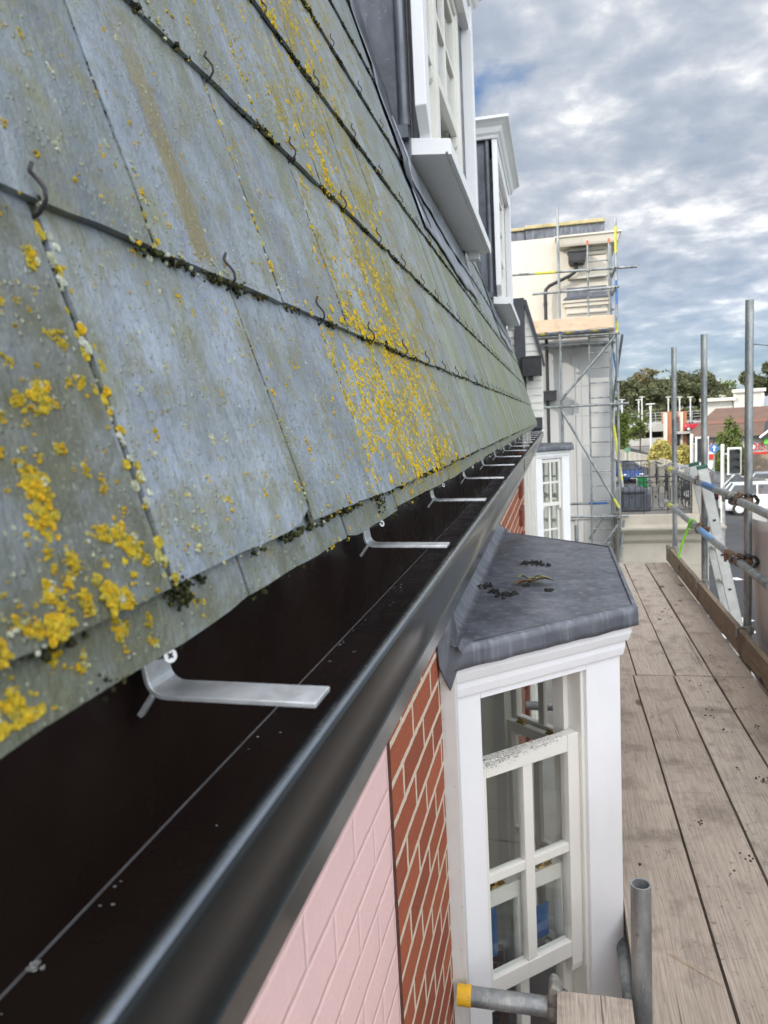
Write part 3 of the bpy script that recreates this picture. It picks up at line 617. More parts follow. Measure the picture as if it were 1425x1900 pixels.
fs_ = MB(); fs_.tube([(-0.2948, Y0 + 0.01, 1.2478), (-0.2948, 4, 1.2478), (-0.2948, 8.98, 1.2478)], 0.0011, 6); obj('floor_crease_glint', fs_, varied('crease_glint', (0.17, 0.17, 0.18), 0.4, 0.2, 30), gutter)  # sky glint in the floor crease, painted as a lighter strip
bits = MB(); rb = random.Random(3)
for t in range(60):
    y = rb.uniform(0.12, 2.4); x = rb.choice((rb.uniform(-0.290, -0.25), rb.gauss(-0.288, 0.004))); r_ = rb.uniform(0.0004, 0.0013); bits.blob((x, y, 1.2465 + r_ * 0.4), r_ * rb.uniform(0.7, 1.8), r_, r_ * 0.6, t, 5, 3, 0.5)
for t in range(9): bits.blob((-0.291 + rb.gauss(0, .002), 0.335 + rb.gauss(0, .003), 1.248), 0.0016, 0.0022, 0.0014, t, 5, 3, 0.6)
obj('swarf_specks', bits, varied('metal_swarf', (0.42, 0.42, 0.42), 0.5, 0.4, 60, 0.2), gutter, kind='stuff')
def make_bracket():
    b = MB(); y = 0.0; w = 0.0160
    path = [(-0.1552, 1.3596), (-0.262, 1.3615)]
    for i in range(1, 8): a = R(-90 - 85 * i / 7); path.append((-0.262 + 0.0155 * math.cos(a), 1.377 + 0.0155 * math.sin(a)))
    path += [(-0.2790, 1.386)]
    lo = [p for p in path]; hi = []
    for i, p in enumerate(path):
        a = Vector(path[min(i + 1, len(path) - 1)]) - Vector(path[max(i - 1, 0)]); nn = Vector((-a.y, a.x)).normalized() * -0.0038
        hi.append((p[0] - nn.x * -1, p[1] - nn.y * -1))
    m = len(path)
    for yy in (-w, w):
        for p in lo + hi: b.v.append(Vector((p[0], yy, p[1])))
    K = 2 * m
    for i in range(m - 1):
        b.f += [(i, i + 1, m + i + 1, m + i), (K + i + 1, K + i, K + m + i, K + m + i + 1), (i + 1, i, K + i, K + i + 1), (m + i, m + i + 1, K + m + i + 1, K + m + i)]
    b.f += [(0, m, K + m, K), (2 * m - 1, m - 1, K + m - 1, K + 2 * m - 1)]
    b.obox((-0.2775, -w + 0.003, 1.357), Vector((0.006, 0, 0.008)), Vector((0, 0.0028, 0)), Vector((0.0016, 0, -0.0013)))
    return b
bro = None
for i in range(15):
    y = 0.462 + 0.607 * i if i else 0.462
    if y > 9.0: break
    if bro is None:
        br = make_bracket(); off = Vector((-0.25, y, 1.36)) - root_of(gutter)
        for v in br.v: v += Vector((0, y, 0))
        bro = obj('gutter_strap', br, ALU, gutter, bev=0.0008, off=off)
        s_ = MB(); p0 = Vector((-0.284, y - 0.012, 1.388)); p1 = Vector((-0.2435, y - 0.037, 1.400)); dd = (p1 - p0).normalized()
        pts = []; 
        for t in range(26): pts.append(p0 + (p1 - p0) * t / 25)
        s_.tube(pts, [0.0014 if t % 2 else 0.0019 for t in range(26)], 8)
        s_.tube([p1 - dd * 0.003, p1, p1 + dd * 0.0006], [0.0018, 0.0044, 0.0046], 16)
        so = obj('screw', s_, ZINC, bro)
        c_ = MB(); a1 = dd.orthogonal().normalized(); a2 = dd.cross(a1); c_.obox(p1 + dd * 0.0008, a1 * 0.0022, a2 * 0.0006, dd * 0.0004); c_.obox(p1 + dd * 0.0008, a1 * 0.0006, a2 * 0.0022, dd * 0.00045)
        so2 = obj('screw_slot', c_, BLACK, bro)
    else:
        c = bro.copy(); COL.objects.link(c); c.parent = gutter; c.location = Vector(bro.location) + Vector((0, y - 0.462, 0))
        for ch in list(bro.children):
            d = ch.copy(); COL.objects.link(d); d.parent = c

# ------------------------------------------------------------------ walls
def wall_uv(name, x, y0, y1, z0, z1, m, parent, th=0.1, label=None, hole=None):
    b = MB(); b.uv = []
    def quad(P, Q): b.v.extend([Vector(p) for p in P]); b.uv.extend(Q); o = len(b.v) - 4; b.f.append((o, o + 1, o + 2, o + 3))
    quad([(x, y0, z0), (x, y1, z0), (x, y1, z1), (x, y0, z1)], [(y0, z0), (y1, z0), (y1, z1), (y0, z1)])
    quad([(x - th, y0, z0), (x, y0, z0), (x, y0, z1), (x - th, y0, z1)], [(y0 - th, z0), (y0, z0), (y0, z1), (y0 - th, z1)])
    quad([(x, y1, z0), (x - th, y1, z0), (x - th, y1, z1), (x, y1, z1)], [(y1, z0), (y1 + th, z0), (y1 + th, z1), (y1, z1)])
    quad([(x - th, y1, z0), (x - th, y0, z0), (x - th, y0, z1), (x - th, y1, z1)], [(y0, z0), (y1, z0), (y1, z1), (y0, z1)])
    return obj(name, b, m, parent, label=label)
wall_uv('painted_wall', -0.3045, Y0, 1.239, ZG, 1.40, PINK, house, 0.3, 'pale pink painted brick wall below the gutter')
wall_uv('brick_wall', -0.300, 1.243, 1.835, ZG, 1.40, BRICK, house, 0.3, 'red brick wall with cream pointing beside the near bay')
wall_uv('brick_wall', -0.300, 3.55, 7.05, ZG, 1.40, BRICK, house, 0.3, 'red brick wall with cream pointing beyond the near bay')
wall_uv('brick_wall', -0.301, 1.837, 3.548, ZG, -1.1, BRICK, house, 0.3); wall_uv('brick_wall', -0.301, 1.837, 3.548, 1.02, 1.40, BRICK, house, 0.2)
qn = MB()         # soldier blocks at the far end of the brick wall
for i in range(22): qn.box(-0.30, -0.272, 6.05, 6.42, 1.12 - i * 0.225, 1.12 - i * 0.225 + 0.135)
obj('brick_band', qn, varied('dark_red_brick', (0.19, 0.05, 0.03), 0.9, 0.25, 20, 0, 0.4, 80), house, bev=0.004)
pl = MB(); pl.box(-0.6, -0.297, 7.055, 9.34, ZG, 1.39); 
for (a, b) in ((7.06, 7.5), (8.0, 8.3), (8.9, 9.2)): pl.box(-0.297, -0.285, a, b, ZG + .1, 1.38)
obj('pilaster_wall', pl, CREAM, house, bev=0.004, label='cream painted panelled wall past the brickwork')
cap = MB(); cap.box(-0.34, -0.2992, 1.2392, 1.2425, ZG, 1.38); obj('wall_joint', cap, varied('dark_brick_edge', (0.085, 0.035, 0.025), 0.9, 0.3, 40), house)

# ------------------------------------------------------------------ canted bay windows
GLZ = GLASS
def face_frame(A, B):
    A = Vector((A[0], A[1], 0)); B = Vector((B[0], B[1], 0)); w = (B - A).normalized(); nrm = Vector((w.y, -w.x, 0)); return A, w, nrm, (B - A).length
def fbox(mb, F, w0, w1, d0, d1, z0, z1):     # d is measured outwards from the face
    A, w, nn, _ = F; c = A + w * ((w0 + w1) / 2) + nn * ((d0 + d1) / 2); c.z = (z0 + z1) / 2
    mb.obox(c, w * ((w1 - w0) / 2), nn * ((d1 - d0) / 2), Vector((0, 0, (z1 - z0) / 2))); return mb
def sash(F, w0, w1, z0, z1, d, parent, m, cols=2, rows=2, stl=0.02, str_=0.043, top=0.05, bot=0.052, mid=0.034, barz=0.028, th=0.036, name='sash', horns=True):
    b = MB(); fbox(b, F, w0, w0 + stl, d - th, d, z0, z1); fbox(b, F, w1 - str_, w1, d - th, d, z0, z1)
    fbox(b, F, w0 + stl, w1 - str_, d - th + 0.001, d - 0.001, z1 - top, z1 - 0.0005); fbox(b, F, w0 + stl, w1 - str_, d - th + 0.001, d - 0.001, z0 + 0.0005, z0 + bot)
    iw0, iw1, iz0, iz1 = w0 + stl, w1 - str_, z0 + bot, z1 - top
    for c in range(1, cols): x = iw0 + (iw1 - iw0) * c / cols; fbox(b, F, x - mid / 2, x + mid / 2, d - th + 0.006, d - 0.004, iz0, iz1)
    for r in range(1, rows):
        z = iz0 + (iz1 - iz0) * r / rows
        for c in range(cols):
            a0 = iw0 + (iw1 - iw0) * c / cols + (mid / 2 if c else 0); a1 = iw0 + (iw1 - iw0) * (c + 1) / cols - (mid / 2 if c < cols - 1 else 0); fbox(b, F, a0, a1, d - th + 0.0065, d - 0.0045, z - barz / 2, z + barz / 2)
    if horns:
        for (a, c) in ((w0, w0 + max(stl, 0.03)), (w1 - str_, w1)):
            A, w, nn, _ = F; pr = [(-th, 0), (0, 0), (0, -0.03), (-0.004, -0.05), (-0.016, -0.058), (-0.024, -0.048), (-0.03, -0.03), (-th, -0.022)]
            b.prism(pr, lambda p, t: A + w * t + nn * (d - 0.001 + p[0]) + Vector((0, 0, z0 + p[1])), a + 0.001, c - 0.001)
    s = obj(name, b, m, parent, bev=0.0022)
    g = MB(); fbox(g, F, iw0 - 0.003, iw1 + 0.003, d - th / 2 - 0.002, d - th / 2 + 0.002, iz0 - 0.003, iz1 + 0.003)
    A, w, nn, _ = F; g = MB(); c = A + nn * (d - th / 2)
    g.add([c + w * (iw0 - .003) + Vector((0, 0, iz0 - .003)), c + w * (iw1 + .003) + Vector((0, 0, iz0 - .003)), c + w * (iw1 + .003) + Vector((0, 0, iz1 + .003)), c + w * (iw0 - .003) + Vector((0, 0, iz1 + .003))], [(0, 1, 2, 3)])
    obj('pane', g, GLZ, s); return s
def lock(F, w, d, z, parent):
    A, ww, nn, _ = F; c = A + ww * w + nn * d + Vector((0, 0, z)); b = MB(); b.obox(c + Vector((0, 0, 0.002)), ww * 0.026, nn * 0.011, Vector((0, 0, 0.002)))
    b.tube([c + Vector((0, 0, 0.003)), c + Vector((0, 0, 0.014))], [0.009, 0.007], 12); b.tube([c - ww * 0.02 + Vector((0, 0, 0.012)), c + Vector((0, 0, 0.016)), c + ww * 0.016 + nn * 0.006 + Vector((0, 0, 0.013))], [0.003, 0.005, 0.006], 8)
    b.blob(c + ww * 0.022 + nn * 0.006 + Vector((0, 0, 0.014)), 0.007, 0.007, 0.006, 1, 8, 5, 0.05); obj('sash_lock', b, BRASS, parent, smooth=True)
def bay(A, B, C, D, ztop, zhead, zbot, drop, label, roofpoly, back, main=True):
    faces = [face_frame(A, B), face_frame(B, C), face_frame(C, D)]
    root = obj_bay = None
    body = MB()
    # corner posts (seamless mitred outline) and wall strips
    t = 0.07
    for i, F in enumerate(faces):
        Ln = F[3]; p0 = 0.118 if i != 1 else 0.10; p1 = Ln - (0.50 if i == 0 and main else Ln - 0.0) if False else 0
        le = 0.118 if i == 0 else (0.13 if i == 1 else 0.135); re = Ln - (0.502 if i == 0 else 0) if False else 0.135
        if i == 2: re = 0.118
        fbox(body, F, 0.0 if i == 0 else 0.001, le, -t, 0.0, ZG if False else zbot - 0.6, zhead + 0.021)
        fbox(body, F, Ln - re, Ln - (0.001 if i != 2 else 0), -t, 0.0, zbot - 0.6, zhead + 0.021)
        fbox(body, F, le, Ln - re, -t, 0.0, zbot - 0.6, zbot)
        fbox(body, F, le, Ln - re, -t, 0.0, zhead, zhead + 0.021)
    r = obj('bay_window', body, WHITE, house, bev=0.002, label=label)
    for i, F in enumerate(faces):
        Ln = F[3]; le = 0.118 if i == 0 else (0.13 if i == 1 else 0.135); re = 0.135 if i != 2 else 0.118
        iw0, iw1 = le - 0.0, Ln - re; h = zhead - zbot
        jb = MB(); fbox(jb, F, iw0, iw0 + 0.006, -0.115, -0.018, zbot, zhead - 0.002); fbox(jb, F, iw1 - 0.012, iw1, -0.115, -0.012, zbot, zhead - 0.002)
        fbox(jb, F, iw0 + 0.006, iw0 + 0.02, -0.115, -0.066, zbot, zhead - 0.002); fbox(jb, F, iw1 - 0.03, iw1 - 0.012, -0.115, -0.066, zbot, zhead - 0.002); fbox(jb, F, iw0, iw1, -0.13, -0.1155, zhead - 0.02, zhead + 0.02)
        jo = obj('sash_frame', jb, CREAM, r, bev=0.0015)
        sill = MB(); fbox(sill, F, iw0 - 0.02, iw1 + 0.02, -0.1, 0.05, zbot - 0.05, zbot); obj('sill', sill, WHITE, r, bev=0.004)
        zt = zhead - (drop if i == 0 or not main else 0.006); zm = zt - 0.702
        if i == 1:
            s = sash(F, iw0 + 0.006, iw1 - 0.014, zhead - 0.06 - (0.85), zhead - 0.004, -0.024, jo, CREAM, 3, 2)
            s2 = sash(F, iw0 + 0.006, iw1 - 0.014, zbot + 0.002, zhead - 0.86, -0.066, jo, CREAM, 3, 2, horns=False); lock(F, (iw0 + iw1) / 2 - 0.12, -0.085, zhead - 0.86, s2); lock(F, (iw0 + iw1) / 2 + 0.12, -0.085, zhead - 0.86, s2)
        else:
            s = sash(F, iw0 + 0.0065, iw1 - 0.0125, zm, zt, -0.024, jo, CREAM, 2, 2)
            ztl = 0.19 if i == 0 else 0.13
            if not main: ztl = zm + 0.06
            s2 = sash(F, iw0 + 0.0065, iw1 - 0.0125, zbot + 0.002, ztl, -0.066, jo, CREAM, 2, 2, horns=False)
            lock(F, iw0 + 0.09, -0.085, ztl, s2); lock(F, iw1 - 0.11, -0.085, ztl, s2)
    # stepped cornice following the three faces
    def offs(poly, d):     # offset polyline A-B-C-D outwards
        P = [Vector((p[0], p[1], 0)) for p in poly]; res = []
        ns = [face_frame(poly[i], poly[i + 1])[2] for i in range(3)]
        for i in range(4):
            if i == 0: res.append(P[0] + ns[0] * d + face_frame(poly[0], poly[1])[1] * (-d * ns[0].x / face_frame(poly[0], poly[1])[1].x))
            elif i == 3: w = face_frame(poly[2], poly[3])[1]; res.append(P[3] + ns[2] * d + w * (-d * ns[2].x / w.x))
            else:
                b = (ns[i - 1] + ns[i]).normalized(); res.append(P[i] + b * (d / b.dot(ns[i])))
        return res
    poly = (A, B, C, D)
    def band(z0, z1, d0, d1, zz0=None):      # strip between two offsets with a slight moulded face
        b = MB(); prof_ = [(-0.02, z0), (d0, z0), (d0 + (d1 - d0) * 0.3, z0 + (z1 - z0) * 0.15), (d1, z0 + (z1 - z0) * 0.55), (d1, z1), (-0.02, z1)]
        rings = [offs(poly, p[0]) for p in prof_]
        for k_, p in enumerate(prof_):
            for j in range(4): v = rings[k_][j].copy(); v.z = p[1]; b.v.append(v)
        m_ = len(prof_)
        for k_ in range(m_):
            for j in range(3): a = k_ * 4 + j; c = ((k_ + 1) % m_) * 4 + j; b.f.append((a, a + 1, c + 1, c))
        b.f.append(tuple(k_ * 4 for k_ in range(m_))); b.f.append(tuple(k_ * 4 + 3 for k_ in range(m_ - 1, -1, -1))); return b
    obj('cornice', band(ztop - 0.048, ztop - 0.003, 0.024, 0.034), WHITE, r, bev=0.002)
    obj('cornice', band(zhead + 0.0212, ztop - 0.0485, 0.010, 0.016), WHITE, r, bev=0.002)
    # interior lining so the room reads through the glass
    it = MB(); x0 = back - 0.6
    for (a0, b0, a1, b1) in ((x0, A[1] - 0.35, A[0] - 0.02, A[1] - 0.35), (x0, D[1] + 0.35, D[0] - 0.02, D[1] + 0.35), (x0, A[1] - 0.35, x0, D[1] + 0.35)):
        it.box(min(a0, a1) - 0.01, max(a0, a1) + 0.01, min(b0, b1) - 0.01, max(b0, b1) + 0.01, zbot - 0.8, ztop - 0.06)
    it.box(x0, A[0] - 0.03, A[1] - 0.35, D[1] + 0.35, ztop - 0.06, ztop - 0.05)
    it.box(A[0] - 0.40, A[0] - 0.004, A[1] - 0.024, A[1] - 0.006, zbot - 0.7, ztop - 0.061); it.box(A[0] - 0.40, A[0] - 0.004, D[1] + 0.006 - 0.08, D[1] + 0.024 - 0.08, zbot - 0.7, ztop - 0.061)
    obj('room_lining', it, INTER, house); fl = MB(); fl.pz([(x0, A[1] - 0.34), (A[0] - 0.05, A[1] - 0.34), (A[0], A[1] + 0.06), (B[0] - 0.08, B[1] + 0.03), (C[0] - 0.08, C[1] - 0.03), (D[0], D[1] - 0.06), (D[0] - 0.05, D[1] + 0.34), (x0, D[1] + 0.34)], zbot - 0.8, zbot - 0.75); obj('room_floor', fl, FLOORM, house)
    return r, offs(poly, 0.05), faces
A_, B_, C_, D_ = (-0.300, 1.862), (0.170, 2.285), (0.170, 3.20), (-0.300, 3.623)
bw, _o, bfaces = bay(A_, B_, C_, D_, 0.915, 0.80, -0.95, 0.193, 'near white canted bay window with its upper sash lowered', None, -0.3)
ss = MB(); ss.box(-0.325, -0.262, 1.822, 1.858, -1.6, 0.985); obj('cover_strip', ss, GREYP, bw, bev=0.002)
# blue printed film inside the lower sash
bf = MB(); F0 = bfaces[0]
fbox(bf, F0, 0.155, 0.23, -0.118, -0.116, -0.06, 0.10); fbox(bf, F0, 0.315, 0.355, -0.118, -0.116, -0.07, 0.09); fbox(bf, F0, 0.375, 0.43, -0.118, -0.116, -0.07, 0.04)
obj('window_sticker', bf, varied('blue_film', (0.03, 0.11, 0.30), 0.5, 0.1), bw, label='blue lettering film inside the lower sash')
# debris inside on the sill board
sd_ = MB(); fbox(sd_, F0, 0.10, 0.52, -0.42, -0.13, -0.965, -0.93); obj('window_board', sd_, WHITE, bw, bev=0.004)
def mould(F, parent):
    b = MB(); A, w, nn, _ = F; rr = random.Random(9)
    for t in range(900):
        x = rr.betavariate(1.1, 2.2); wq = 0.126 + x * 0.33; zz = 0.607 - abs(rr.gauss(0, 0.010)) * (1.3 - x); dd = -0.0236
        c = A + w * wq + nn * dd + Vector((0, 0, zz)) if rr.random() < 0.55 else A + w * wq + nn * (-0.024 - rr.random() * 0.03) + Vector((0, 0, 0.6072))
        r_ = rr.uniform(0.0004, 0.0015); b.blob(c, r_, r_, r_ * 0.45, t, 5, 3, 0.6)
    obj('mould_specks', b, varied('black_mould', (0.045, 0.045, 0.042), 0.95, 0.4, 80), parent, kind='stuff')
mould(F0, bw)

# lead roof of the bay: deck, rolled edge with drop, upstand dressed up behind the gutter
def lead_roof(P, z, xw, up, parent, sd, drop=0.056):
    # P: outline near-wall, near-front, far-front, far-wall ; grid across
    (ax, ay), (bx, by), (cx_, cy_), (dx_, dy_) = P; b = MB(); nu, nv = 44, 36
    prof_ = []
    def edge(v):     # front/near/far boundary at fraction v along Y
        return None
    rows = []
    for j in range(nv + 1):
        row = []; t = j / nv; y = ay + (dy_ - ay) * t
        if y < by: xf = ax + (bx - ax) * (y - ay) / (by - ay)
        elif y > cy_: xf = cx_ + (dx_ - cx_) * (y - cy_) / (dy_ - cy_)
        else: xf = bx + (cx_ - bx) * (y - by) / (cy_ - by)
        rows.append((y, xf))
    for (y, xf) in rows:
        for i in range(nu + 1):
            s = i / nu; x = xw + 0.05 + (xf - xw - 0.05) * s if xf > xw + 0.06 else xw + 0.05 + 0.01 * s
            zz = z + 0.012 * (1 - s) + 0.003 * noise.noise(Vector((x * 7, y * 7, sd))) + 0.0012 * noise.noise(Vector((x * 30, y * 12, sd)))
            b.v.append(Vector((x, y, zz)))
    for j in range(nv):
        for i in range(nu): a = j * (nu + 1) + i; b.f.append((a, a + 1, a + nu + 2, a + nu + 1))
    # upstand: curve from deck up the wall
    o = len(b.v); m = 8
    for (y, xf) in rows:
        for i in range(m + 1):
            t = i / m; a = R(90 * t); x = xw + 0.05 - 0.045 * math.sin(a); zz = z + 0.012 + 0.07 * (1 - math.cos(a)) + (up * max(0, (t - 0.85)) / 0.15) + 0.002 * noise.noise(Vector((y * 8, t * 3, sd))); b.v.append(Vector((x, y, zz + 0.0)))
    for j in range(nv):
        for i in range(m): a = o + j * (m + 1) + i; b.f.append((a, a + m + 1, a + m + 2, a + 1))
    # rolled drip edge round the three sides
    pts = [Vector((ax, ay, 0)), Vector((bx, by, 0)), Vector((cx_, cy_, 0)), Vector((dx_, dy_, 0))]; path = []
    for a_, b_, nseg in ((0, 1, 30), (1, 2, 30), (2, 3, 30)):
        for t in range(nseg): path.append(pts[a_].lerp(pts[b_], t / nseg))
    path.append(pts[3]); pr = [(-0.012, 0.004), (-0.006, 0.0035), (0.0, 0.0), (0.005, -0.007), (0.007, -0.02), (0.007, -drop * 0.75), (0.008, -drop), (0.004, -drop - 0.001), (0.001, -drop * 0.5), (-0.004, -0.014)]
    o = len(b.v); K = len(pr)
    for i, p in enumerate(path):
        tt = (path[min(i + 1, len(path) - 1)] - path[max(i - 1, 0)]).normalized(); nn = Vector((tt.y, -tt.x, 0)); wv = 0.0022 * noise.noise(Vector((i * 0.5, sd, 0))); zd = 0.004 * noise.noise(Vector((i * 0.33, sd, 4)))
        for kq, q_ in enumerate(pr):
            t = kq / K; b.v.append(p + nn * (q_[0] + wv * t) + Vector((0, 0, z + q_[1] + (zd if kq > 4 else 0))))
    for i in range(len(path) - 1):
        for kq in range(K): a = o + i * K + kq; c = o + i * K + (kq + 1) % K; b.f.append((a, c, c + K, a + K))
    ro = obj('lead_roof', b, LEAD, parent, smooth=True, label='grey lead roof of the bay with scattered moss')
    w_ = MB(); w_.add([(ax - 0.005, ay - 0.03, z + 0.10), (ax + 0.035, ay + 0.0, z + 0.10), (ax + 0.05, ay + 0.035, z - 0.02), (ax + 0.02, ay + 0.012, z - 0.105), (ax - 0.001, ay - 0.02, z - 0.03),
                      (ax - 0.009, ay - 0.026, z + 0.10), (ax + 0.031, ay + 0.004, z + 0.10), (ax + 0.046, ay + 0.039, z - 0.02), (ax + 0.016, ay + 0.016, z - 0.105), (ax - 0.005, ay - 0.016, z - 0.03)],
                     [(0, 4, 3, 2, 1), (5, 6, 7, 8, 9), (0, 1, 6, 5), (1, 2, 7, 6), (2, 3, 8, 7), (3, 4, 9, 8), (4, 0, 5, 9)]); obj('lead_welt', w_, LEAD, ro)
    return ro
lr = lead_roof([(-0.292, 1.800), (0.217, 2.270), (0.217, 3.300), (-0.292, 3.800)], 0.972, -0.298, 0.16, bw, 2.0)
# scattered moss, a decayed nest of leaves and string
dbr = MB(); rr = random.Random(21)
for (px, py, n_, s_) in tuple((a_, b_, int(c_ * 2.2), d_ * 1.25) for a_, b_, c_, d_ in ((895, 1090, 16, 0.012), (915, 1100, 8, 0.006), (933, 1107, 12, 0.010), (950, 1105, 12, 0.010), (975, 1047, 12, 0.009), (993, 1047, 12, 0.008), (1018, 1097, 5, 0.005), (975, 1090, 6, 0.006), (1013, 1050, 4, 0.006))):
    c = atz(px, py, 0.978)
    for t in range(n_): dbr.blob(c + Vector((rr.gauss(0, s_), rr.gauss(0, s_ * 1.4), rr.uniform(0.0, 0.006))), rr.uniform(.002, .008), rr.uniform(.004, .011), rr.uniform(.003, .008), t, 7, 5, 1.0)
tag(single('moss_clumps', dbr, varied('black_moss', (0.014, 0.014, 0.012), 0.95, 0.4, 200, 0, 0.6, 400), 'black moss clumps strewn over the lead roof of the near bay', 'moss', kind='stuff'))
lf = thing('dead_plant_debris', 'small heap of dead leaves, twigs and string on the lead bay roof', 'debris', atz(985, 1080, 0.98))
def leaf(c, ang, L_, w_, bend, lift):
    b = MB(); vs = []; fs = []; n_ = 8; d = Vector((math.cos(ang), math.sin(ang), 0)); s = Vector((-d.y, d.x, 0))
    for i in range(n_ + 1):
        t = i / n_; ww = w_ * math.sin(math.pi * min(1, t * 0.95 + 0.04)) ** 0.8; p = c + d * (L_ * t) + Vector((0, 0, lift * math.sin(math.pi * t) + bend * t * t))
        vs += [p - s * ww + Vector((0, 0, ww * 0.5)), p, p + s * ww + Vector((0, 0, ww * 0.4))]
    for i in range(n_): a = i * 3; fs += [(a, a + 1, a + 4, a + 3), (a + 1, a + 2, a + 5, a + 4)]
    return b.add(vs, fs)
c0 = atz(985, 1082, 0.984)
DL = varied('dead_leaf_olive', (0.16, 0.15, 0.085), 0.8, 0.35, 90); DR = varied('red_stalk', (0.30, 0.07, 0.03), 0.7, 0.3, 60)
obj('leaf', leaf(c0 + Vector((-0.005, -0.02, 0.004)), 0.15, 0.085, 0.022, 0.004, 0.012), DL, lf); obj('leaf', leaf(c0 + Vector((-0.04, 0.02, 0.003)), 0.05, 0.09, 0.012, 0.0, 0.008), DL, lf); obj('leaf', leaf(c0 + Vector((-0.045, -0.016, 0.004)), 0.02, 0.065, 0.012, 0.0, 0.006), DR, lf)
for (ox, oy, an, L_, w_) in ((0.0, 0.02, -0.3, 0.06, 0.012), (-0.05, 0.0, 0.5, 0.04, 0.010), (-0.02, -0.03, 0.3, 0.05, 0.010), (-0.055, 0.025, 0.1, 0.045, 0.009), (0.02, -0.01, 0.0, 0.05, 0.008)): obj('leaf', leaf(c0 + Vector((ox, oy, 0.007)), an, L_, w_, 0.006, 0.012), DL, lf)
tw = MB()
for t in range(60):
    a = rr.uniform(-0.6, 0.6) + (math.pi if rr.random() < .3 else 0); p = c0 + Vector((rr.gauss(-0.02, 0.018), rr.gauss(0, 0.014), rr.uniform(0.001, 0.010))); Lq = rr.uniform(0.012, 0.04); tw.tube([p, p + Vector((math.cos(a), math.sin(a), 0.1)) * Lq * .5 + Vector((0, 0, rr.uniform(0, .004))), p + Vector((math.cos(a + .3), math.sin(a + .3), 0)) * Lq], 0.0008, 5)
obj('twigs', tw, DL, lf); bs = MB(); bs.tube([c0 + Vector((-0.05, 0.0, 0.006)), c0 + Vector((-0.035, 0.012, 0.013)), c0 + Vector((-0.02, 0.014, 0.011)), c0 + Vector((0.0, 0.008, 0.009))], 0.0022, 6); obj('string', bs, BLUEP, lf)

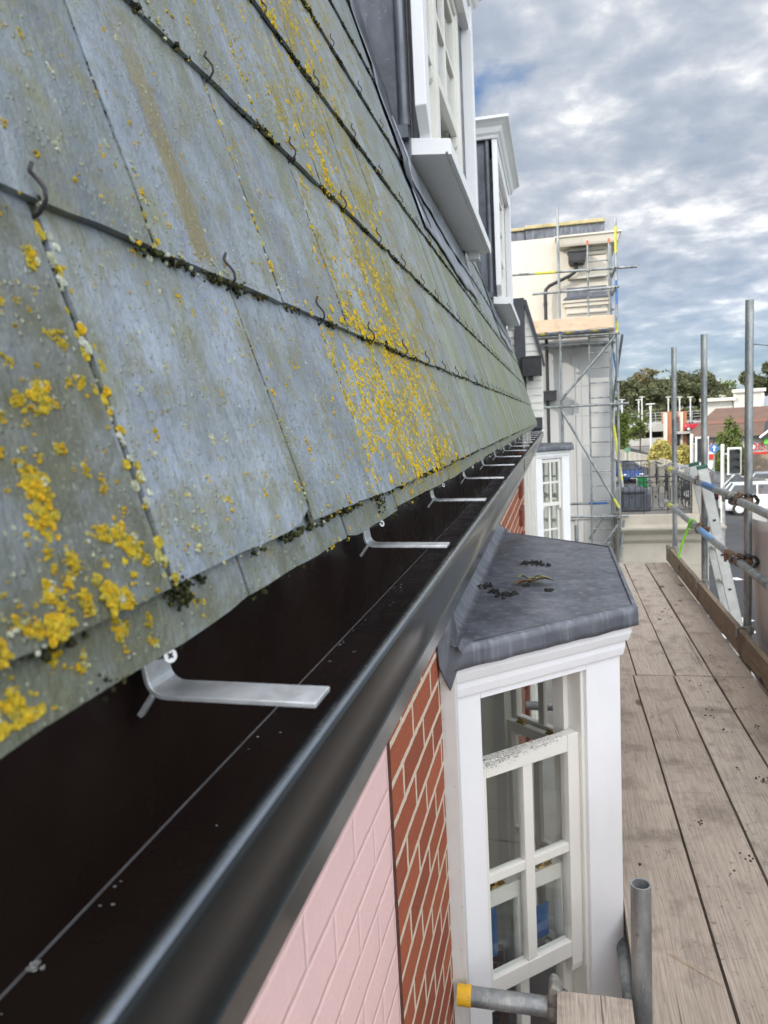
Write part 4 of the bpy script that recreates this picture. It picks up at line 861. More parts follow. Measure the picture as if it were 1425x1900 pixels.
# ------------------------------------------------------------------ dormers
def dormer(y0, y1, label):
    zf0, zt = 2.50, 3.97; X = -0.43; b = MB()
    # boxed cheeks and roof
    b.box(-1.9, X - 0.06, y0 + 0.035, y0 + 0.075, 2.2, zt - 0.02); b.box(-1.9, X - 0.06, y1 - 0.075, y1 - 0.035, 2.2, zt - 0.02); b.box(-1.9, X - 0.06, y0 + 0.075, y1 - 0.075, zt - 0.06, zt - 0.02)
    r = obj('dormer', b, LEADV, house, bev=0.003, label=label)
    ro = MB(); ro.tube([(X - 0.075, y0 + 0.02, 2.60), (X - 0.075, y0 + 0.02, zt - 0.05)], 0.022, 12); ro.tube([(X - 0.25, y0 + 0.03, 2.35), (X - 0.25, y0 + 0.03, zt - 0.05)], 0.014, 10); ro.box(X - 0.10, X - 0.06, y0 + 0.0, y0 + 0.03, 2.555, 2.60)
    obj('lead_roll', ro, LEADV, r, smooth='auto')
    fw = MB()      # outer boards, proud of a lead-dressed recess
    fw.px([(y0 - 0.005, 2.655), (y0 + 0.085, 2.56), (y0 + 0.085, zt - 0.14), (y0 - 0.005, zt - 0.14)], X - 0.03, X + 0.012); fw.box(X - 0.03, X + 0.0, y0 + 0.085, y0 + 0.12, 2.57, zt - 0.14)
    fw.px([(y1 + 0.005, 2.46), (y1 - 0.07, 2.46), (y1 - 0.07, zt - 0.14), (y1 + 0.005, zt - 0.14)], X - 0.04, X + 0.022)
    fw.box(X - 0.035, X + 0.01, y0 + 0.12, y1 - 0.07, zt - 0.26, zt - 0.14); obj('outer_frame', fw, WHITE, r, bev=0.003)
    for a_, c_ in ((y1 - 0.28, y1 - 0.07), (y0 + 0.10, y0 + 0.16)): ld = MB(); ld.box(X - 0.059, X - 0.036, a_, c_, 2.57, zt - 0.26); obj('recess_lead', ld, LEADV, r, bev=0.002)
    F = (Vector((X - 0.032, y0, 0)), Vector((0, 1, 0)), Vector((1, 0, 0)), y1 - y0); w0, w1 = 0.16, (y1 - y0) - 0.28
    fr = MB(); zb = 2.565; zh = zt - 0.26
    fbox(fr, F, w0 - 0.03, w0 + 0.055, -0.16, 0.0, zb, zh); fbox(fr, F, w1 - 0.055, w1 + 0.03, -0.16, 0.0, zb, zh); fbox(fr, F, w0 + 0.055, w1 - 0.055, -0.16, -0.001, zh - 0.05, zh)
    fbox(fr, F, w0 + 0.055, w0 + 0.075, -0.10, -0.055, zb, zh - 0.05); fbox(fr, F, w1 - 0.075, w1 - 0.055, -0.10, -0.055, zb, zh - 0.05)
    md = (w0 + w1) / 2 - 0.18; fbox(fr, F, md - 0.04, md + 0.04, -0.16, -0.002, zb, zh - 0.05)
    jo = obj('sash_frame', fr, CREAM, r, bev=0.002)
    for a, c in ((w0 + 0.056, md - 0.041), (md + 0.041, w1 - 0.056)):
        sash(F, a, c, 3.04, zh - 0.052, -0.012, jo, CREAM, 1 if c - a < 0.4 else 2, 2, stl=0.045, str_=0.045); sash(F, a, c, zb + 0.02, 3.12, -0.056, jo, CREAM, 1 if c - a < 0.4 else 2, 2, stl=0.045, str_=0.045, horns=False)
    sl_ = MB(); xf = -0.345; sl_.py([(X - 0.09, 2.515), (xf - 0.022, 2.50), (xf - 0.020, 2.507), (xf - 0.013, 2.507), (xf - 0.011, 2.497), (xf, 2.497), (xf, 2.548), (xf - 0.005, 2.553), (X - 0.09, 2.575)], y0 + 0.06, y1 - 0.02 + 0.03)
    so = obj('sill', sl_, WHITE, r, bev=0.0015)
    ub = MB(); ub.py([(X - 0.13, 2.40), (X - 0.118, 2.40), (X - 0.085, 2.512), (X - 0.13, 2.512)], y0 + 0.08, y1 - 0.02); obj('sub_sill', ub, GREYP, r, bev=0.002)
    # moulded cornice returning round both ends
    pr = [(0.0, zt - 0.14), (0.02, zt - 0.138), (0.028, zt - 0.118), (0.045, zt - 0.10), (0.062, zt - 0.062), (0.092, zt - 0.035), (0.112, zt - 0.022), (0.118, zt - 0.018), (0.118, zt + 0.004), (0.0, zt + 0.008)]
    cb = MB(); paths = lambda d: [Vector((-1.9, y0 - d, 0)), Vector((X + d, y0 - d, 0)), Vector((X + d, y1 + d, 0)), Vector((-1.9, y1 + d, 0))]
    for d, z in pr:
        for p in paths(d): q_ = p.copy(); q_.z = z; cb.v.append(q_)
    K = len(pr)
    for i in range(K):
        for j in range(3): a = i * 4 + j; c = ((i + 1) % K) * 4 + j; cb.f.append((a, a + 1, c + 1, c))
    cb.f.append(tuple(i * 4 for i in range(K))); cb.f.append(tuple(i * 4 + 3 for i in range(K - 1, -1, -1))); obj('cornice', cb, WHITE, r)
    rt = MB(); rt.box(-1.9, X + 0.0, y0 - 0.001, y1 + 0.001, zt + 0.009, zt + 0.03); obj('lead_top', rt, LEAD, r, bev=0.006)
    ins = MB(); ins.box(-1.7, -1.66, y0 + 0.08, y1 - 0.08, 2.4, zt - 0.07); ins.box(-1.9, X - 0.2, y0 + 0.076, y1 - 0.076, 2.38, 2.40); obj('room_lining', ins, INTER, r)
dormer(2.80, 4.60, 'nearer white dormer with lead cheeks and a deep sill'); dormer(6.62, 8.34, 'farther white dormer with moulded cornice and dark lead cheek')

# far bay of the same street front
nb = thing('neighbouring_house', 'white boarded house end with dark verge, black hopper and small bay, beyond the slate roof', 'house', (-2.5, 11.5, ZG))
house_keep = house; house = nb
bay((-0.300, 11.30), (0.185, 11.70), (0.185, 12.55), (-0.300, 12.98), 1.02, 0.905, -0.6, 0.012, 'small white canted bay with closed sashes', None, -0.3, main=False)
house = house_keep
for o in list(nb.children):
    pass
lead_roof([(-0.33, 11.22), (0.25, 11.66), (0.25, 12.62), (-0.33, 13.05)], 1.085, -0.33, 0.10, nb, 5.0, drop=0.07)
w = MB()
zc0 = 1.35
def gable_x(z): return -0.42 + (2.95 - z) * 0.42 if z > 2.38 else -0.175
z = 1.52
while z < 3.2:
    xr = min(-0.175, -0.400 + (3.10 - z) * 0.33); w.add([(-2.0, 11.50, z), (xr, 11.50, z), (xr, 11.515, z + 0.11), (-2.0, 11.515, z + 0.11), (-2.0, 11.53, z), (xr, 11.53, z), (xr, 11.54, z + 0.11), (-2.0, 11.54, z + 0.11)], [(0, 1, 2, 3), (1, 5, 6, 2), (4, 0, 3, 7), (0, 4, 5, 1), (3, 2, 6, 7), (5, 4, 7, 6)]); z += 0.108
obj('weatherboard', w, CREAM, nb, label='white weatherboarded gable end')
w = MB(); w.box(-2, -0.33, 11.56, 12.9, ZG, 1.5); w.box(-2, -0.2, 11.545, 14, 1.35, 2.3); obj('wall', w, CREAM, nb)
w = MB(); w.box(-0.9, -0.19, 11.49, 11.55, 1.30, 1.515); obj('plinth_band', w, DARKP, nb)
w = MB(); w.px([(11.44, 2.40), (13.6, 2.40), (13.6, 3.3), (11.44, 3.3)], -0.60, -0.47); w.v = []; w.f = []
w.add([(-0.43, 11.44, 3.24), (-0.37, 11.44, 3.22), (-0.155, 11.44, 2.42), (-0.19, 11.44, 2.40), (-0.43, 14, 3.24), (-0.37, 14, 3.22), (-0.155, 14, 2.42), (-0.19, 14, 2.40)], [(0, 3, 2, 1), (4, 5, 6, 7), (0, 1, 5, 4), (1, 2, 6, 5), (2, 3, 7, 6), (3, 0, 4, 7)])
w.box(-0.56, -0.405, 11.40, 11.498, 1.52, 3.25); obj('dark_verge', w, DARKP, nb, bev=0.004)
w = MB(); w.box(-0.45, -0.175, 11.22, 11.42, 2.115, 2.39); w.box(-0.46, -0.165, 11.21, 11.43, 2.375, 2.40); w.box(-0.37, -0.30, 11.28, 11.36, 2.05, 2.115); obj('hopper', w, BLACK, nb, bev=0.003)

# ================================================================== THE SCAFFOLD WE STAND ON
def board(x0, x1, y0, y1, z1, label, seed, group='boards of the scaffold walkway', m=WOOD, th=0.036):
    r = random.Random(seed); b = MB(); n = 24; pts = []
    cr = r.uniform(-0.002, 0.002); bw_ = r.uniform(-0.004, 0.004); o = 0; nx = 6
    for l in (0, 1):
        for j in range(n + 1):
            t = j / n; y = y0 + (y1 - y0) * t; sx = bw_ * math.sin(math.pi * t)
            for i in range(nx + 1):
                a = i / nx; x = x0 + (x1 - x0) * a + sx + (0.0015 * noise.noise(Vector((y * 3, a * 9, seed))) if i in (0, nx) else 0)
                yy = y + (0.003 * noise.noise(Vector((a * 9, seed, 1))) if j in (0, n) else 0)
                z = z1 - (th if l else 0) + cr * (a - 0.5) * 2 * (t - .5) + 0.0016 * noise.noise(Vector((x * 3, y * 1.3, seed))) - (0.002 if (i in (0, nx) and not l) else 0); b.v.append(Vector((x, yy, z)))
    n1 = nx + 1; S = n1 * (n + 1)
    for j in range(n):
        for i in range(nx): a = j * n1 + i; b.f.append((a, a + 1, a + n1 + 1, a + n1)); b.f.append((S + a, S + a + n1, S + a + n1 + 1, S + a + 1))
        a = j * n1; b.f.append((a, a + n1, S + a + n1, S + a)); a += nx; b.f.append((a + n1, a, S + a, S + a + n1))
    for i in range(nx): b.f.append((i + 1, i, S + i, S + i + 1)); a = n * n1 + i; b.f.append((a, a + 1, S + a + 1, S + a))
    c = Vector(((x0 + x1) / 2, (y0 + y1) / 2, z1 - th)); o = obj('scaffold_board', b, m, None, smooth='auto', off=c); tag(o, label, 'board', group); return o
board(0.172, 0.404, 0.3, 4.50, 0.0, 'long near board running right beside the white bay window', 1)
board(0.413, 0.626, -1.2, 4.495, 0.001, 'long near board, second out from the bay window', 2)
board(0.640, 0.846, -1.0, 4.503, -0.001, 'long near board, third out, with black droppings along it', 3)
board(0.858, 1.062, -1.3, 4.50, 0.0, 'long near board lying against the toe board', 4)
board(0.205, 0.425, 4.512, 7.96, -0.003, 'far board, dark grey where it shows past the bay corner', 5)
board(0.432, 0.640, 4.508, 7.97, 0.0, 'far board, second from the house front', 6)
board(0.652, 0.846, 4.513, 7.975, 0.001, 'far board with black debris scattered near its middle', 7)
board(0.856, 1.068, 4.51, 7.97, 0.0, 'far pale board lying against the toe board', 8)
sb = board(-0.030, 0.148, 0.2, 1.765, 0.118, 'short board end resting on the tube beside the bay window', 9, group=None)
dz_ = MB(); dr = random.Random(4)
def drop_at(px, py, n_, sx, sy):
    c = atz(px, py, 0.0015)
    for t in range(n_): r_ = dr.uniform(0.0015, 0.006); dz_.blob(c + Vector((dr.gauss(0, sx), dr.gauss(0, sy), 0.0)), r_, r_ * 1.3, r_ * 0.45, t, 6, 3, 0.6)
for (px, py, n_, sx, sy) in ((1235, 1135, 26, 0.03, 0.10), (1225, 1150, 12, .02, .05), (1262, 1205, 4, .02, .02), (1303, 1272, 6, .03, .06), (1356, 1311, 3, .01, .02), (1400, 1345, 4, .01, .04), (1310, 1325, 8, .03, .05), (1345, 1352, 6, .02, .03), (1370, 1427, 4, .008, .02), (1417, 1448, 14, .012, .03), (1301, 1530, 6, .006, .015), (1187, 1606, 2, .003, .006), (1382, 1590, 7, .015, .01), (1365, 1618, 3, .01, .01), (1185, 1128, 3, .01, .02), (1258, 1122, 5, .03, .02), (1410, 1260, 10, .05, .2), (1330, 1235, 8, .05, .2)): drop_at(px, py, n_, sx, sy)
tag(single('bird_droppings', dz_, varied('dry_dirt', (0.035, 0.032, 0.028), 0.95, 0.4, 90), 'dark crumbs of dirt and moss strewn over the boards', 'dirt', kind='stuff'))
stw = MB(); p = atz(1238, 1769, 0.0025); q2 = atz(1342, 1828, 0.0025); stw.tube([p, p.lerp(q2, 0.5) + Vector((0, 0, 0.001)), q2], 0.0008, 5); stw.tube([p + Vector((0.012, 0, 0)), q2 + Vector((-0.004, 0, 0))], 0.0006, 5)
single('straw', stw, varied('straw', (0.45, 0.33, 0.2), 0.8, 0.2, 30), 'thin dry straw lying across the near board', 'straw')

scf = thing('scaffold', 'steel tube scaffold with guard rails and wooden toe board beside us', 'scaffold', (1.14, 4.0, ZG))
RT = 0.0242
def tube_part(name, p0, p1, parent, r=RT, m=TUBE, hollow=True, label=None):
    b = MB(); p0 = Vector(p0); p1 = Vector(p1)
    if hollow: b.pipe(p0, p1, r, 0.004, 22)
    else: b.tube([p0, p1], r, 18)
    c = (p0 + p1) / 2; return obj(name, b, m, parent, smooth='auto', off=c - root_of(parent), label=label)
def bandp(name, p0, p1, t0, t1, parent, m):
    p0 = Vector(p0); p1 = Vector(p1); b = MB(); b.pipe(p0.lerp(p1, t0), p0.lerp(p1, t1), RT + 0.0007, 0.0006, 22); return obj(name, b, m, parent, smooth='auto')
XS = 1.14
poles = [(5.02, 2.165, 0.012), (6.37, 2.10, -0.004), (7.95, 2.135, 0.002)]
for y, zt, lean in poles + [(3.4, 2.2, 0), (1.7, 2.1, 0), (0.2, 2.2, 0), (-1.1, 2.2, 0)]:
    tube_part('standard', (XS, y, ZG + 0.02), (XS + lean, y, zt), scf)
rails = []
def rail(z0, z1, y0, y1, x=1.092): 
    p0, p1 = (x, y0, z0), (x, y1, z1); rails.append((p0, p1)); return tube_part('guard_rail', p0, p1, scf)
r1 = rail(0.968, 0.955, -1.4, 5.30); r2 = rail(0.575, 0.575, -1.4, 5.25)
r1b = tube_part('guard_rail', (1.088, 5.20, 0.962), (1.09, 8.05, 0.948), scf, r=RT - 0.0001); r2b = tube_part('guard_rail', (1.088, 5.15, 0.577), (1.092, 8.25, 0.590), scf)
p0, p1 = Vector((1.088, 5.20, 0.962)), Vector((1.09, 8.05, 0.948)); bandp('paint_band', p0, p1, 0.17, 0.32, scf, BLUEP); bandp('paint_band', p0, p1, 0.86, 0.97, scf, YELP)
p0, p1 = Vector((1.088, 5.15, 0.577)), Vector((1.092, 8.25, 0.590)); bandp('paint_band', p0, p1, 0.20, 0.36, scf, varied('pale_blue_paint', (0.13, 0.28, 0.50), 0.5, 0.3, 20)); bandp('paint_band', p0, p1, 0.84, 0.90, scf, YELP)
def coupler(c, parent, ax=Vector((0, 1, 0)), ax2=Vector((0, 0, 1)), m=CLAMP, s=1.0, sd=0):
    c = Vector(c); o3 = ax.cross(ax2).normalized(); b = MB(); r = RT + 0.004
    for a_, off in ((ax, -o3 * (RT * s)), (ax2, o3 * (RT * s))):
        cc = c + off; b.tube([cc - a_ * 0.021, cc - a_ * 0.016, cc + a_ * 0.016, cc + a_ * 0.021], [r, r + 0.004, r + 0.004, r], 14)
        sd_ = ax2 if a_ is ax else ax; b.obox(cc + sd_ * (r + 0.012), a_ * 0.013, sd_ * 0.014, o3 * 0.009); b.tube([cc + sd_ * (r + 0.012) - o3 * 0.028, cc + sd_ * (r + 0.012) + o3 * 0.032], 0.0058, 8); b.tube([cc + sd_ * (r + 0.012) + o3 * 0.018, cc + sd_ * (r + 0.012) + o3 * 0.030], 0.0115, 6)
    return obj('coupler', b, m, parent, smooth='auto')
for i, (y, zt, l) in enumerate(poles):
    coupler((1.116, y - 0.03, 0.958), scf, m=RUST if i < 2 else CLAMP); coupler((1.116, y - 0.03, 0.577), scf, m=RUST if i < 2 else CLAMP)
for (y, z) in ((5.26, 0.962), (5.20, 0.577)):       # sleeve couplers where rails join
    b = MB(); b.tube([(1.09, y - 0.09, z), (1.09, y - 0.085, z), (1.09, y + 0.085, z), (1.09, y + 0.09, z)], [RT + .001, RT + .005, RT + .005, RT + .001], 18); b.obox((1.09 - 0.03, y, z - 0.012), Vector((0.01, 0, 0)), Vector((0, 0.03, 0)), Vector((0, 0, 0.012))); b.tube([(1.055, y, z - 0.04), (1.055, y, z + 0.02)], 0.009, 6)
    obj('sleeve_coupler', b, RUST if z < 0.7 else CLAMP, scf, smooth='auto')
def toe(y0, y1, sd):
    b = MB(); b.box(1.076, 1.112, y0, y1, 0.002, 0.160); c = Vector((1.094, (y0 + y1) / 2, 0.0)); return obj('toe_board', b, WOODT, scf, bev=0.003, off=c - root_of(scf))
toe(4.14, 4.72, 1); toe(4.724, 8.1, 2); toe(-1.2, 4.136, 3)
for y in (4.95, 6.33, 7.9):      # clips holding the toe board
    b = MB(); b.tube([(1.070, y, 0.12), (1.070, y, 0.160), (1.085, y, 0.172), (1.12, y, 0.168), (1.14, y, 0.14)], 0.006, 8); b.box(1.066, 1.073, y - 0.02, y + 0.02, 0.11, 0.168); b.tube([(1.14, y, 0.13), (1.14, y, 0.17)], RT + 0.006, 16); obj('board_clip', b, CLAMP, scf, smooth='auto')
for y in (0.4, 1.62, 2.75, 4.05, 4.95, 6.3, 7.85): tube_part('transom', (0.16 if 1.8 < y < 3.7 else -0.2, y + 0.07, -0.062), (1.28, y + 0.07, -0.062), scf)
for x in (0.17, 1.14 + 0.05): tube_part('ledger', (x, -1.0, -0.115), (x, 8.1, -0.115), scf)
# inside standard, cut short, with its open end up; and the tube under the short board
ps = tube_part('standard', (0.172, 1.785, ZG + 0.02), (0.1735, 1.785, 0.408), scf)
tube_part('transom', (-0.276, 1.785, 0.058), (0.14, 1.785, 0.05), scf)
yc = MB(); yc.pipe((-0.283, 1.785, 0.058), (-0.247, 1.785, 0.058), RT + 0.0016, 0.003, 20); obj('end_cap_tape', yc, YCAP, scf, smooth='auto')
cp = MB(); cp.tube([(-0.055, 1.785, 0.054), (-0.052, 1.785, 0.054), (-0.02, 1.785, 0.054), (-0.015, 1.785, 0.054)], [RT + .002, RT + .007, RT + .007, RT + .002], 18)
cp.py([(-0.056, 0.05), (-0.012, 0.05), (-0.008, 0.085), (-0.016, 0.112), (-0.030, 0.127), (-0.042, 0.13), (-0.05, 0.118), (-0.052, 0.09)], 1.760, 1.812); cp.blob((-0.018, 1.785, 0.092), 0.016, 0.02, 0.02, 3, 12, 8, 0.2)
obj('board_clamp', cp, CLAMP, scf, bev=0.004, smooth='auto')
for y in (5.2, 6.3, 7.4): tube_part('transom', (0.1, y, -2.06), (1.25, y, -2.06), scf)
for i, x in enumerate((0.17, 0.40, 0.63, 0.86)): board(x, x + 0.22, -1.0, 7.9, -1.95, 'grey board of the lower lift, number %s out from the wall' % ('one', 'two', 'three', 'four')[i], 30 + i, group='boards of the lower scaffold lift')

# green tape and white debris sheet
tp = thing('green_tape', 'bright green plastic tape knotted on the lower guard rail', 'tape', (1.07, 6.0, 0.28))
TG = varied('green_plastic', (0.22, 0.62, 0.03), 0.4, 0.12, 12)
b = MB(); pa = at(1281, 962, 6.60); pb = at(1258, 1036, 6.60); s = Vector((0.010, 0.006, 0)); 
for i in range(13):
    t = i / 12; c = pa.lerp(pb, t) + Vector((0.004 * math.sin(t * 7), 0.004 * math.sin(t * 5 + 1), 0)); b.v += [c - s, c + s]
b.f += [(2 * i, 2 * i + 1, 2 * i + 3, 2 * i + 2) for i in range(12)]; o = obj('tail', b, TG, tp); o.modifiers.new('thick', 'SOLIDIFY').thickness = 0.001
b = MB(); kc = at(1281, 960, 6.62)
for (a0, rr_, tl) in ((0, 0.034, 0.3), (0.8, 0.030, -0.5), (1.7, 0.038, 0.9)):
    o = len(b.v); 
    for i in range(17):
        a = 2 * math.pi * i / 16; c = Vector((1.09, kc.y + 0.012 * math.sin(a + a0) + tl * 0.012, 0.583)) + Vector((math.cos(a) * rr_, 0, math.sin(a) * rr_)); w_ = Vector((0, 0.011, 0.004 * tl)); b.v += [c - w_, c + w_]
    b.f += [(o + 2 * i, o + 2 * i + 1, o + 2 * i + 3, o + 2 * i + 2) for i in range(16)]
o = obj('knot', b, TG, tp, smooth=True); o.modifiers.new('thick', 'SOLIDIFY').thickness = 0.001
SHEET = varied('debris_sheet', (0.60, 0.585, 0.575), 0.75, 0.08, 3, 0, 0.3, 40, dirt=((0.40, 0.38, 0.36), 0.4))
sheet_t = thing('debris_sheet', 'off-white printed sheet hung outside the guard rails', 'sheet', (1.25, 3.0, -0.9))
b = MB(); nu, nv = 60, 26
for j in range(nv + 1):
    for i in range(nu + 1):
        y = -1.3 + (5.22 + 1.3) * i / nu; t = j / nv; z = 0.88 - 1.9 * t - 0.09 * max(0, (y - 4.5)) * (1 - t)
        x = 1.195 + 0.10 * t + 0.022 * math.sin(y * 6 + t * 2) * (0.3 + t) + 0.02 * noise.noise(Vector((y * 3, z * 2, 1))) + 0.006 * noise.noise(Vector((y * 14, z * 9, 1)))
        if i == nu: z -= 0.0
        b.v.append(Vector((x, y + 0.05 * t, z)))
b.f = [(j * (nu + 1) + i, j * (nu + 1) + i + 1, (j + 1) * (nu + 1) + i + 1, (j + 1) * (nu + 1) + i) for j in range(nv) for i in range(nu)]
o = obj('cloth', b, SHEET, sheet_t, smooth=True); o.modifiers.new('thick', 'SOLIDIFY').thickness = 0.0015
def text(body, size, m, name, mat, parent, ext=0.0008, label=None, extra=None):
    cu = bpy.data.curves.new(name, 'FONT'); cu.body = body; cu.size = size; cu.extrude = ext; cu.align_x = 'CENTER'; cu.align_y = 'CENTER'
    tmp = bpy.data.objects.new('tmp', cu); COL.objects.link(tmp); bpy.context.view_layer.update()
    me = bpy.data.meshes.new_from_object(tmp.evaluated_get(bpy.context.evaluated_depsgraph_get())); bpy.data.objects.remove(tmp)
    me.name = name; org = root_of(parent); me.transform(Matrix.Translation(-org) @ m); me.materials.clear(); me.materials.append(mat)
    o = bpy.data.objects.new(name, me); COL.objects.link(o); o.parent = parent
    return o
INK = varied('faded_ink', (0.30, 0.29, 0.285), 0.8, 0.1, 20)
def side_m(x, y, z, mirror=True, roll=0):     # text in the YZ plane, read (mirrored) from -X
    Rm = Matrix(((0, 0, 1 if not mirror else -1, x), ((-1 if not mirror else 1) * -1, 0, 0, y), (0, 1, 0, z), (0, 0, 0, 1)))
    return Rm @ Matrix.Rotation(roll, 4, 'Z')
for (s_, y, z, sz, rl) in (('T', 4.72, 0.18, 0.13, 0.1), ('(', 4.66, 0.03, 0.18, 0.3), ('NT', 4.45, 0.15, 0.16, 0.1), ('CT', 4.2, -0.05, 0.15, 0.2), ('T', 4.8, 0.52, 0.12, 1.4)):
    text(s_, sz, side_m(1.165, y, z, True, rl), 'printed_letter', INK, sheet_t)
tw_ = thing('black_plastic_wrap', 'crumpled black plastic wrapped round the rails at the nearest pole', 'plastic wrap', (1.14, 4.9, 0.55))
PLS = varied('black_plastic', (0.03, 0.033, 0.04), 0.28, 0.3, 12)
for z0 in (0.965, 0.585):
    b = MB(); n_ = 26; m_ = 9
    for j in range(m_ + 1):
        for i in range(n_ + 1):
            a = 2 * math.pi * i / n_; t = j / m_; rx = 0.062 + 0.02 * noise.noise(Vector((a, t * 4, z0))); rz = 0.038 + 0.02 * noise.noise(Vector((a * 2, t * 3, z0 + 4)))
            b.v.append(Vector((1.135 + math.cos(a) * rx * (1 + 0.3 * t), 4.99 - 0.05 + 0.17 * t, z0 + math.sin(a) * rz - 0.02 * t)) + Vector((0.004 * noise.noise(Vector((a * 8, t * 9, 2))), 0, 0.008 * noise.noise(Vector((a * 7, t * 8, 7))))))
    b.f = [(j * (n_ + 1) + i, j * (n_ + 1) + i + 1, (j + 1) * (n_ + 1) + i + 1, (j + 1) * (n_ + 1) + i) for j in range(m_) for i in range(n_)]
    o = obj('wrap', b, PLS, tw_, smooth=True); o.modifiers.new('thick', 'SOLIDIFY').thickness = 0.0012

# aluminium ladder leaning outside, seen from its side
ld = thing('ladder', 'aluminium extension ladder with green end caps leaning on the outside of the scaffold', 'ladder', (2.2, 6.3, ZG))
yl = 6.25; tpz = at(1303, 868, yl); btm = at(1362, 1130, yl); dl = (btm - tpz).normalized(); tend = tpz + dl * ((tpz.z - ZG - 0.05) / -dl.z); perp = Vector((-dl.z, 0, dl.x)).normalized()
def stile(c0, c1, name='stile'):
    b = MB(); c = (c0 + c1) / 2; hl = (c1 - c0) / 2; b.obox(c, perp * 0.037, Vector((0, 0.0125, 0)), hl); b.obox(c + perp * 0.036 - Vector((0, 0.0, 0)), perp * 0.0022, Vector((0, 0.0145, 0)), hl * 0.9999); b.obox(c - perp * 0.036, perp * 0.0022, Vector((0, 0.0145, 0)), hl * 0.9999); return obj(name, b, ALU2, ld, bev=0.001)
for dy_ in (0, 0.36):
    stile(tpz + Vector((0, dy_, 0)), tend + Vector((0, dy_, 0)))
GC = varied('green_cap', (0.015, 0.10, 0.065), 0.5, 0.2, 20)
for c in (tpz, tpz + Vector((0, 0.36, 0))):
    b = MB(); b.obox(c - dl * 0.006, perp * 0.040, Vector((0, 0.017, 0)), dl * 0.014); obj('end_cap', b, GC, ld, bev=0.004)
Lr = (tend - tpz).length; k = 0
while 0.14 + k * 0.28 < Lr:
    c = tpz + dl * (0.14 + k * 0.28); b = MB(); b.tube([c + Vector((0, -0.0135, 0)), c + Vector((0, 0.37, 0))], 0.015, 8); obj('rung', b, ALU2, ld)
    h_ = MB(); h_.obox(c + Vector((0, -0.0145, 0)), perp * 0.011, Vector((0, 0.0012, 0)), dl * 0.008); obj('rung_end', h_, BLACK, ld)
    k += 1

# ================================================================== TOWER HOUSE AND ITS SCAFFOLD
tower = thing('rendered_building', 'tall white rendered building end behind the far scaffold', 'building', (0.0, 17.5, ZG))
b = MB(); b.box(-3.0, 1.10, 16.0, 20.0, 3.05, 5.06); obj('upper_wall', b, RENDER, tower, bev=0.01)
b = MB(); b.box(-3.0, 1.17, 16.0, 20.0, ZG, 3.05); obj('lower_wall', b, RENDG, tower, bev=0.01)
b = MB(); b.box(0.38, 1.06, 15.965, 16.0, -2.5, 2.75); b.box(0.36, 0.39, 15.945, 16.0, -2.5, 2.8); b.box(0.50, 0.52, 15.955, 16.0, -2.5, 2.75); obj('recess_panel', b, RENDG, tower, bev=0.004)
b = MB()
for z in (0.3, 0.9, 1.5, 2.1): b.box(0.38, 1.06, 15.955, 15.97, z, z + 0.01)
b.box(-0.3, 1.2, 15.93, 16.0, -0.62, -0.55); obj('string_course', b, RENDG, tower, bev=0.004)
b = MB(); b.box(-2.9, -0.52, 16.05, 18, 5.06, 5.24); b.box(-0.50, 1.03, 16.02, 18, 5.062, 5.25); obj('lead_upstand', b, LEAD, tower)
b = MB(); b.px([(15.99, 5.252), (18, 5.252), (18, 5.35), (15.99, 5.31)], -2.9, -0.52); b.px([(15.96, 5.262), (18, 5.262), (18, 5.40), (15.96, 5.33)], -0.515, 1.04); obj('parapet_coping', b, varied('mossy_stone', (0.42, 0.36, 0.20), 0.95, 0.3, 4, 0, 0.6, 25), tower, bev=0.01)
b = MB()
pr = [(0.0, 4.73), (0.03, 4.73), (0.05, 4.76), (0.05, 4.80), (0.25, 4.80), (0.27, 4.84), (0.30, 4.95), (0.33, 4.97), (0.33, 5.0), (0.0, 5.03)]
for d, z in pr:
    for p in (Vector((0.40 - d, 18, 0)), Vector((0.40 - d, 15.98 - d, 0)), Vector((0.99 + d, 15.98 - d, 0)), Vector((0.99 + d, 18, 0))): b.v.append(Vector((p.x, p.y, z)))
for i in range(len(pr)):
    for j in range(3): a = i * 4 + j; c = ((i + 1) % len(pr)) * 4 + j; b.f.append((a, a + 1, c + 1, c))
obj('cornice', b, RENDER, tower)
b = MB(); b.box(0.30, 1.05, 15.90, 16.0, 4.20, 4.235); b.box(0.33, 1.05, 15.94, 16.0, 4.235, 4.62); b.box(0.33, 1.04, 15.93, 16.0, 4.64, 4.70); b.box(0.20, 1.10, 15.86, 16.0, 3.74, 3.80); b.box(0.23, 1.08, 15.89, 16.0, 3.66, 3.74); b.box(0.27, 1.05, 15.93, 16.0, 3.15, 3.66); b.box(0.30, 1.05, 15.9, 15.99, 3.52, 3.545); obj('window_surround', b, RENDER, tower, bev=0.004)
b = MB(); b.box(0.28, 1.05, 15.90, 16.0, 3.83, 4.03); b.add([(0.20, 15.84, 3.80), (1.12, 15.84, 3.80), (1.06, 15.90, 3.86), (0.26, 15.90, 3.86), (0.2, 16, 3.8), (1.12, 16, 3.8), (1.06, 16, 3.86), (0.26, 16, 3.86)], [(0, 1, 2, 3), (0, 3, 7, 4), (1, 5, 6, 2)]); obj('lead_flashing', b, LEAD, tower)
b = MB(); b.box(0.32, 0.645, 15.62, 15.93, 4.49, 4.69); b.box(0.305, 0.66, 15.60, 15.94, 4.66, 4.69); b.box(0.335, 0.63, 15.63, 15.93, 4.465, 4.495); b.tube([(0.465, 15.8, 4.48), (0.465, 15.8, 4.37)], 0.035, 12); obj('hopper', b, BLACK, tower, bev=0.003)
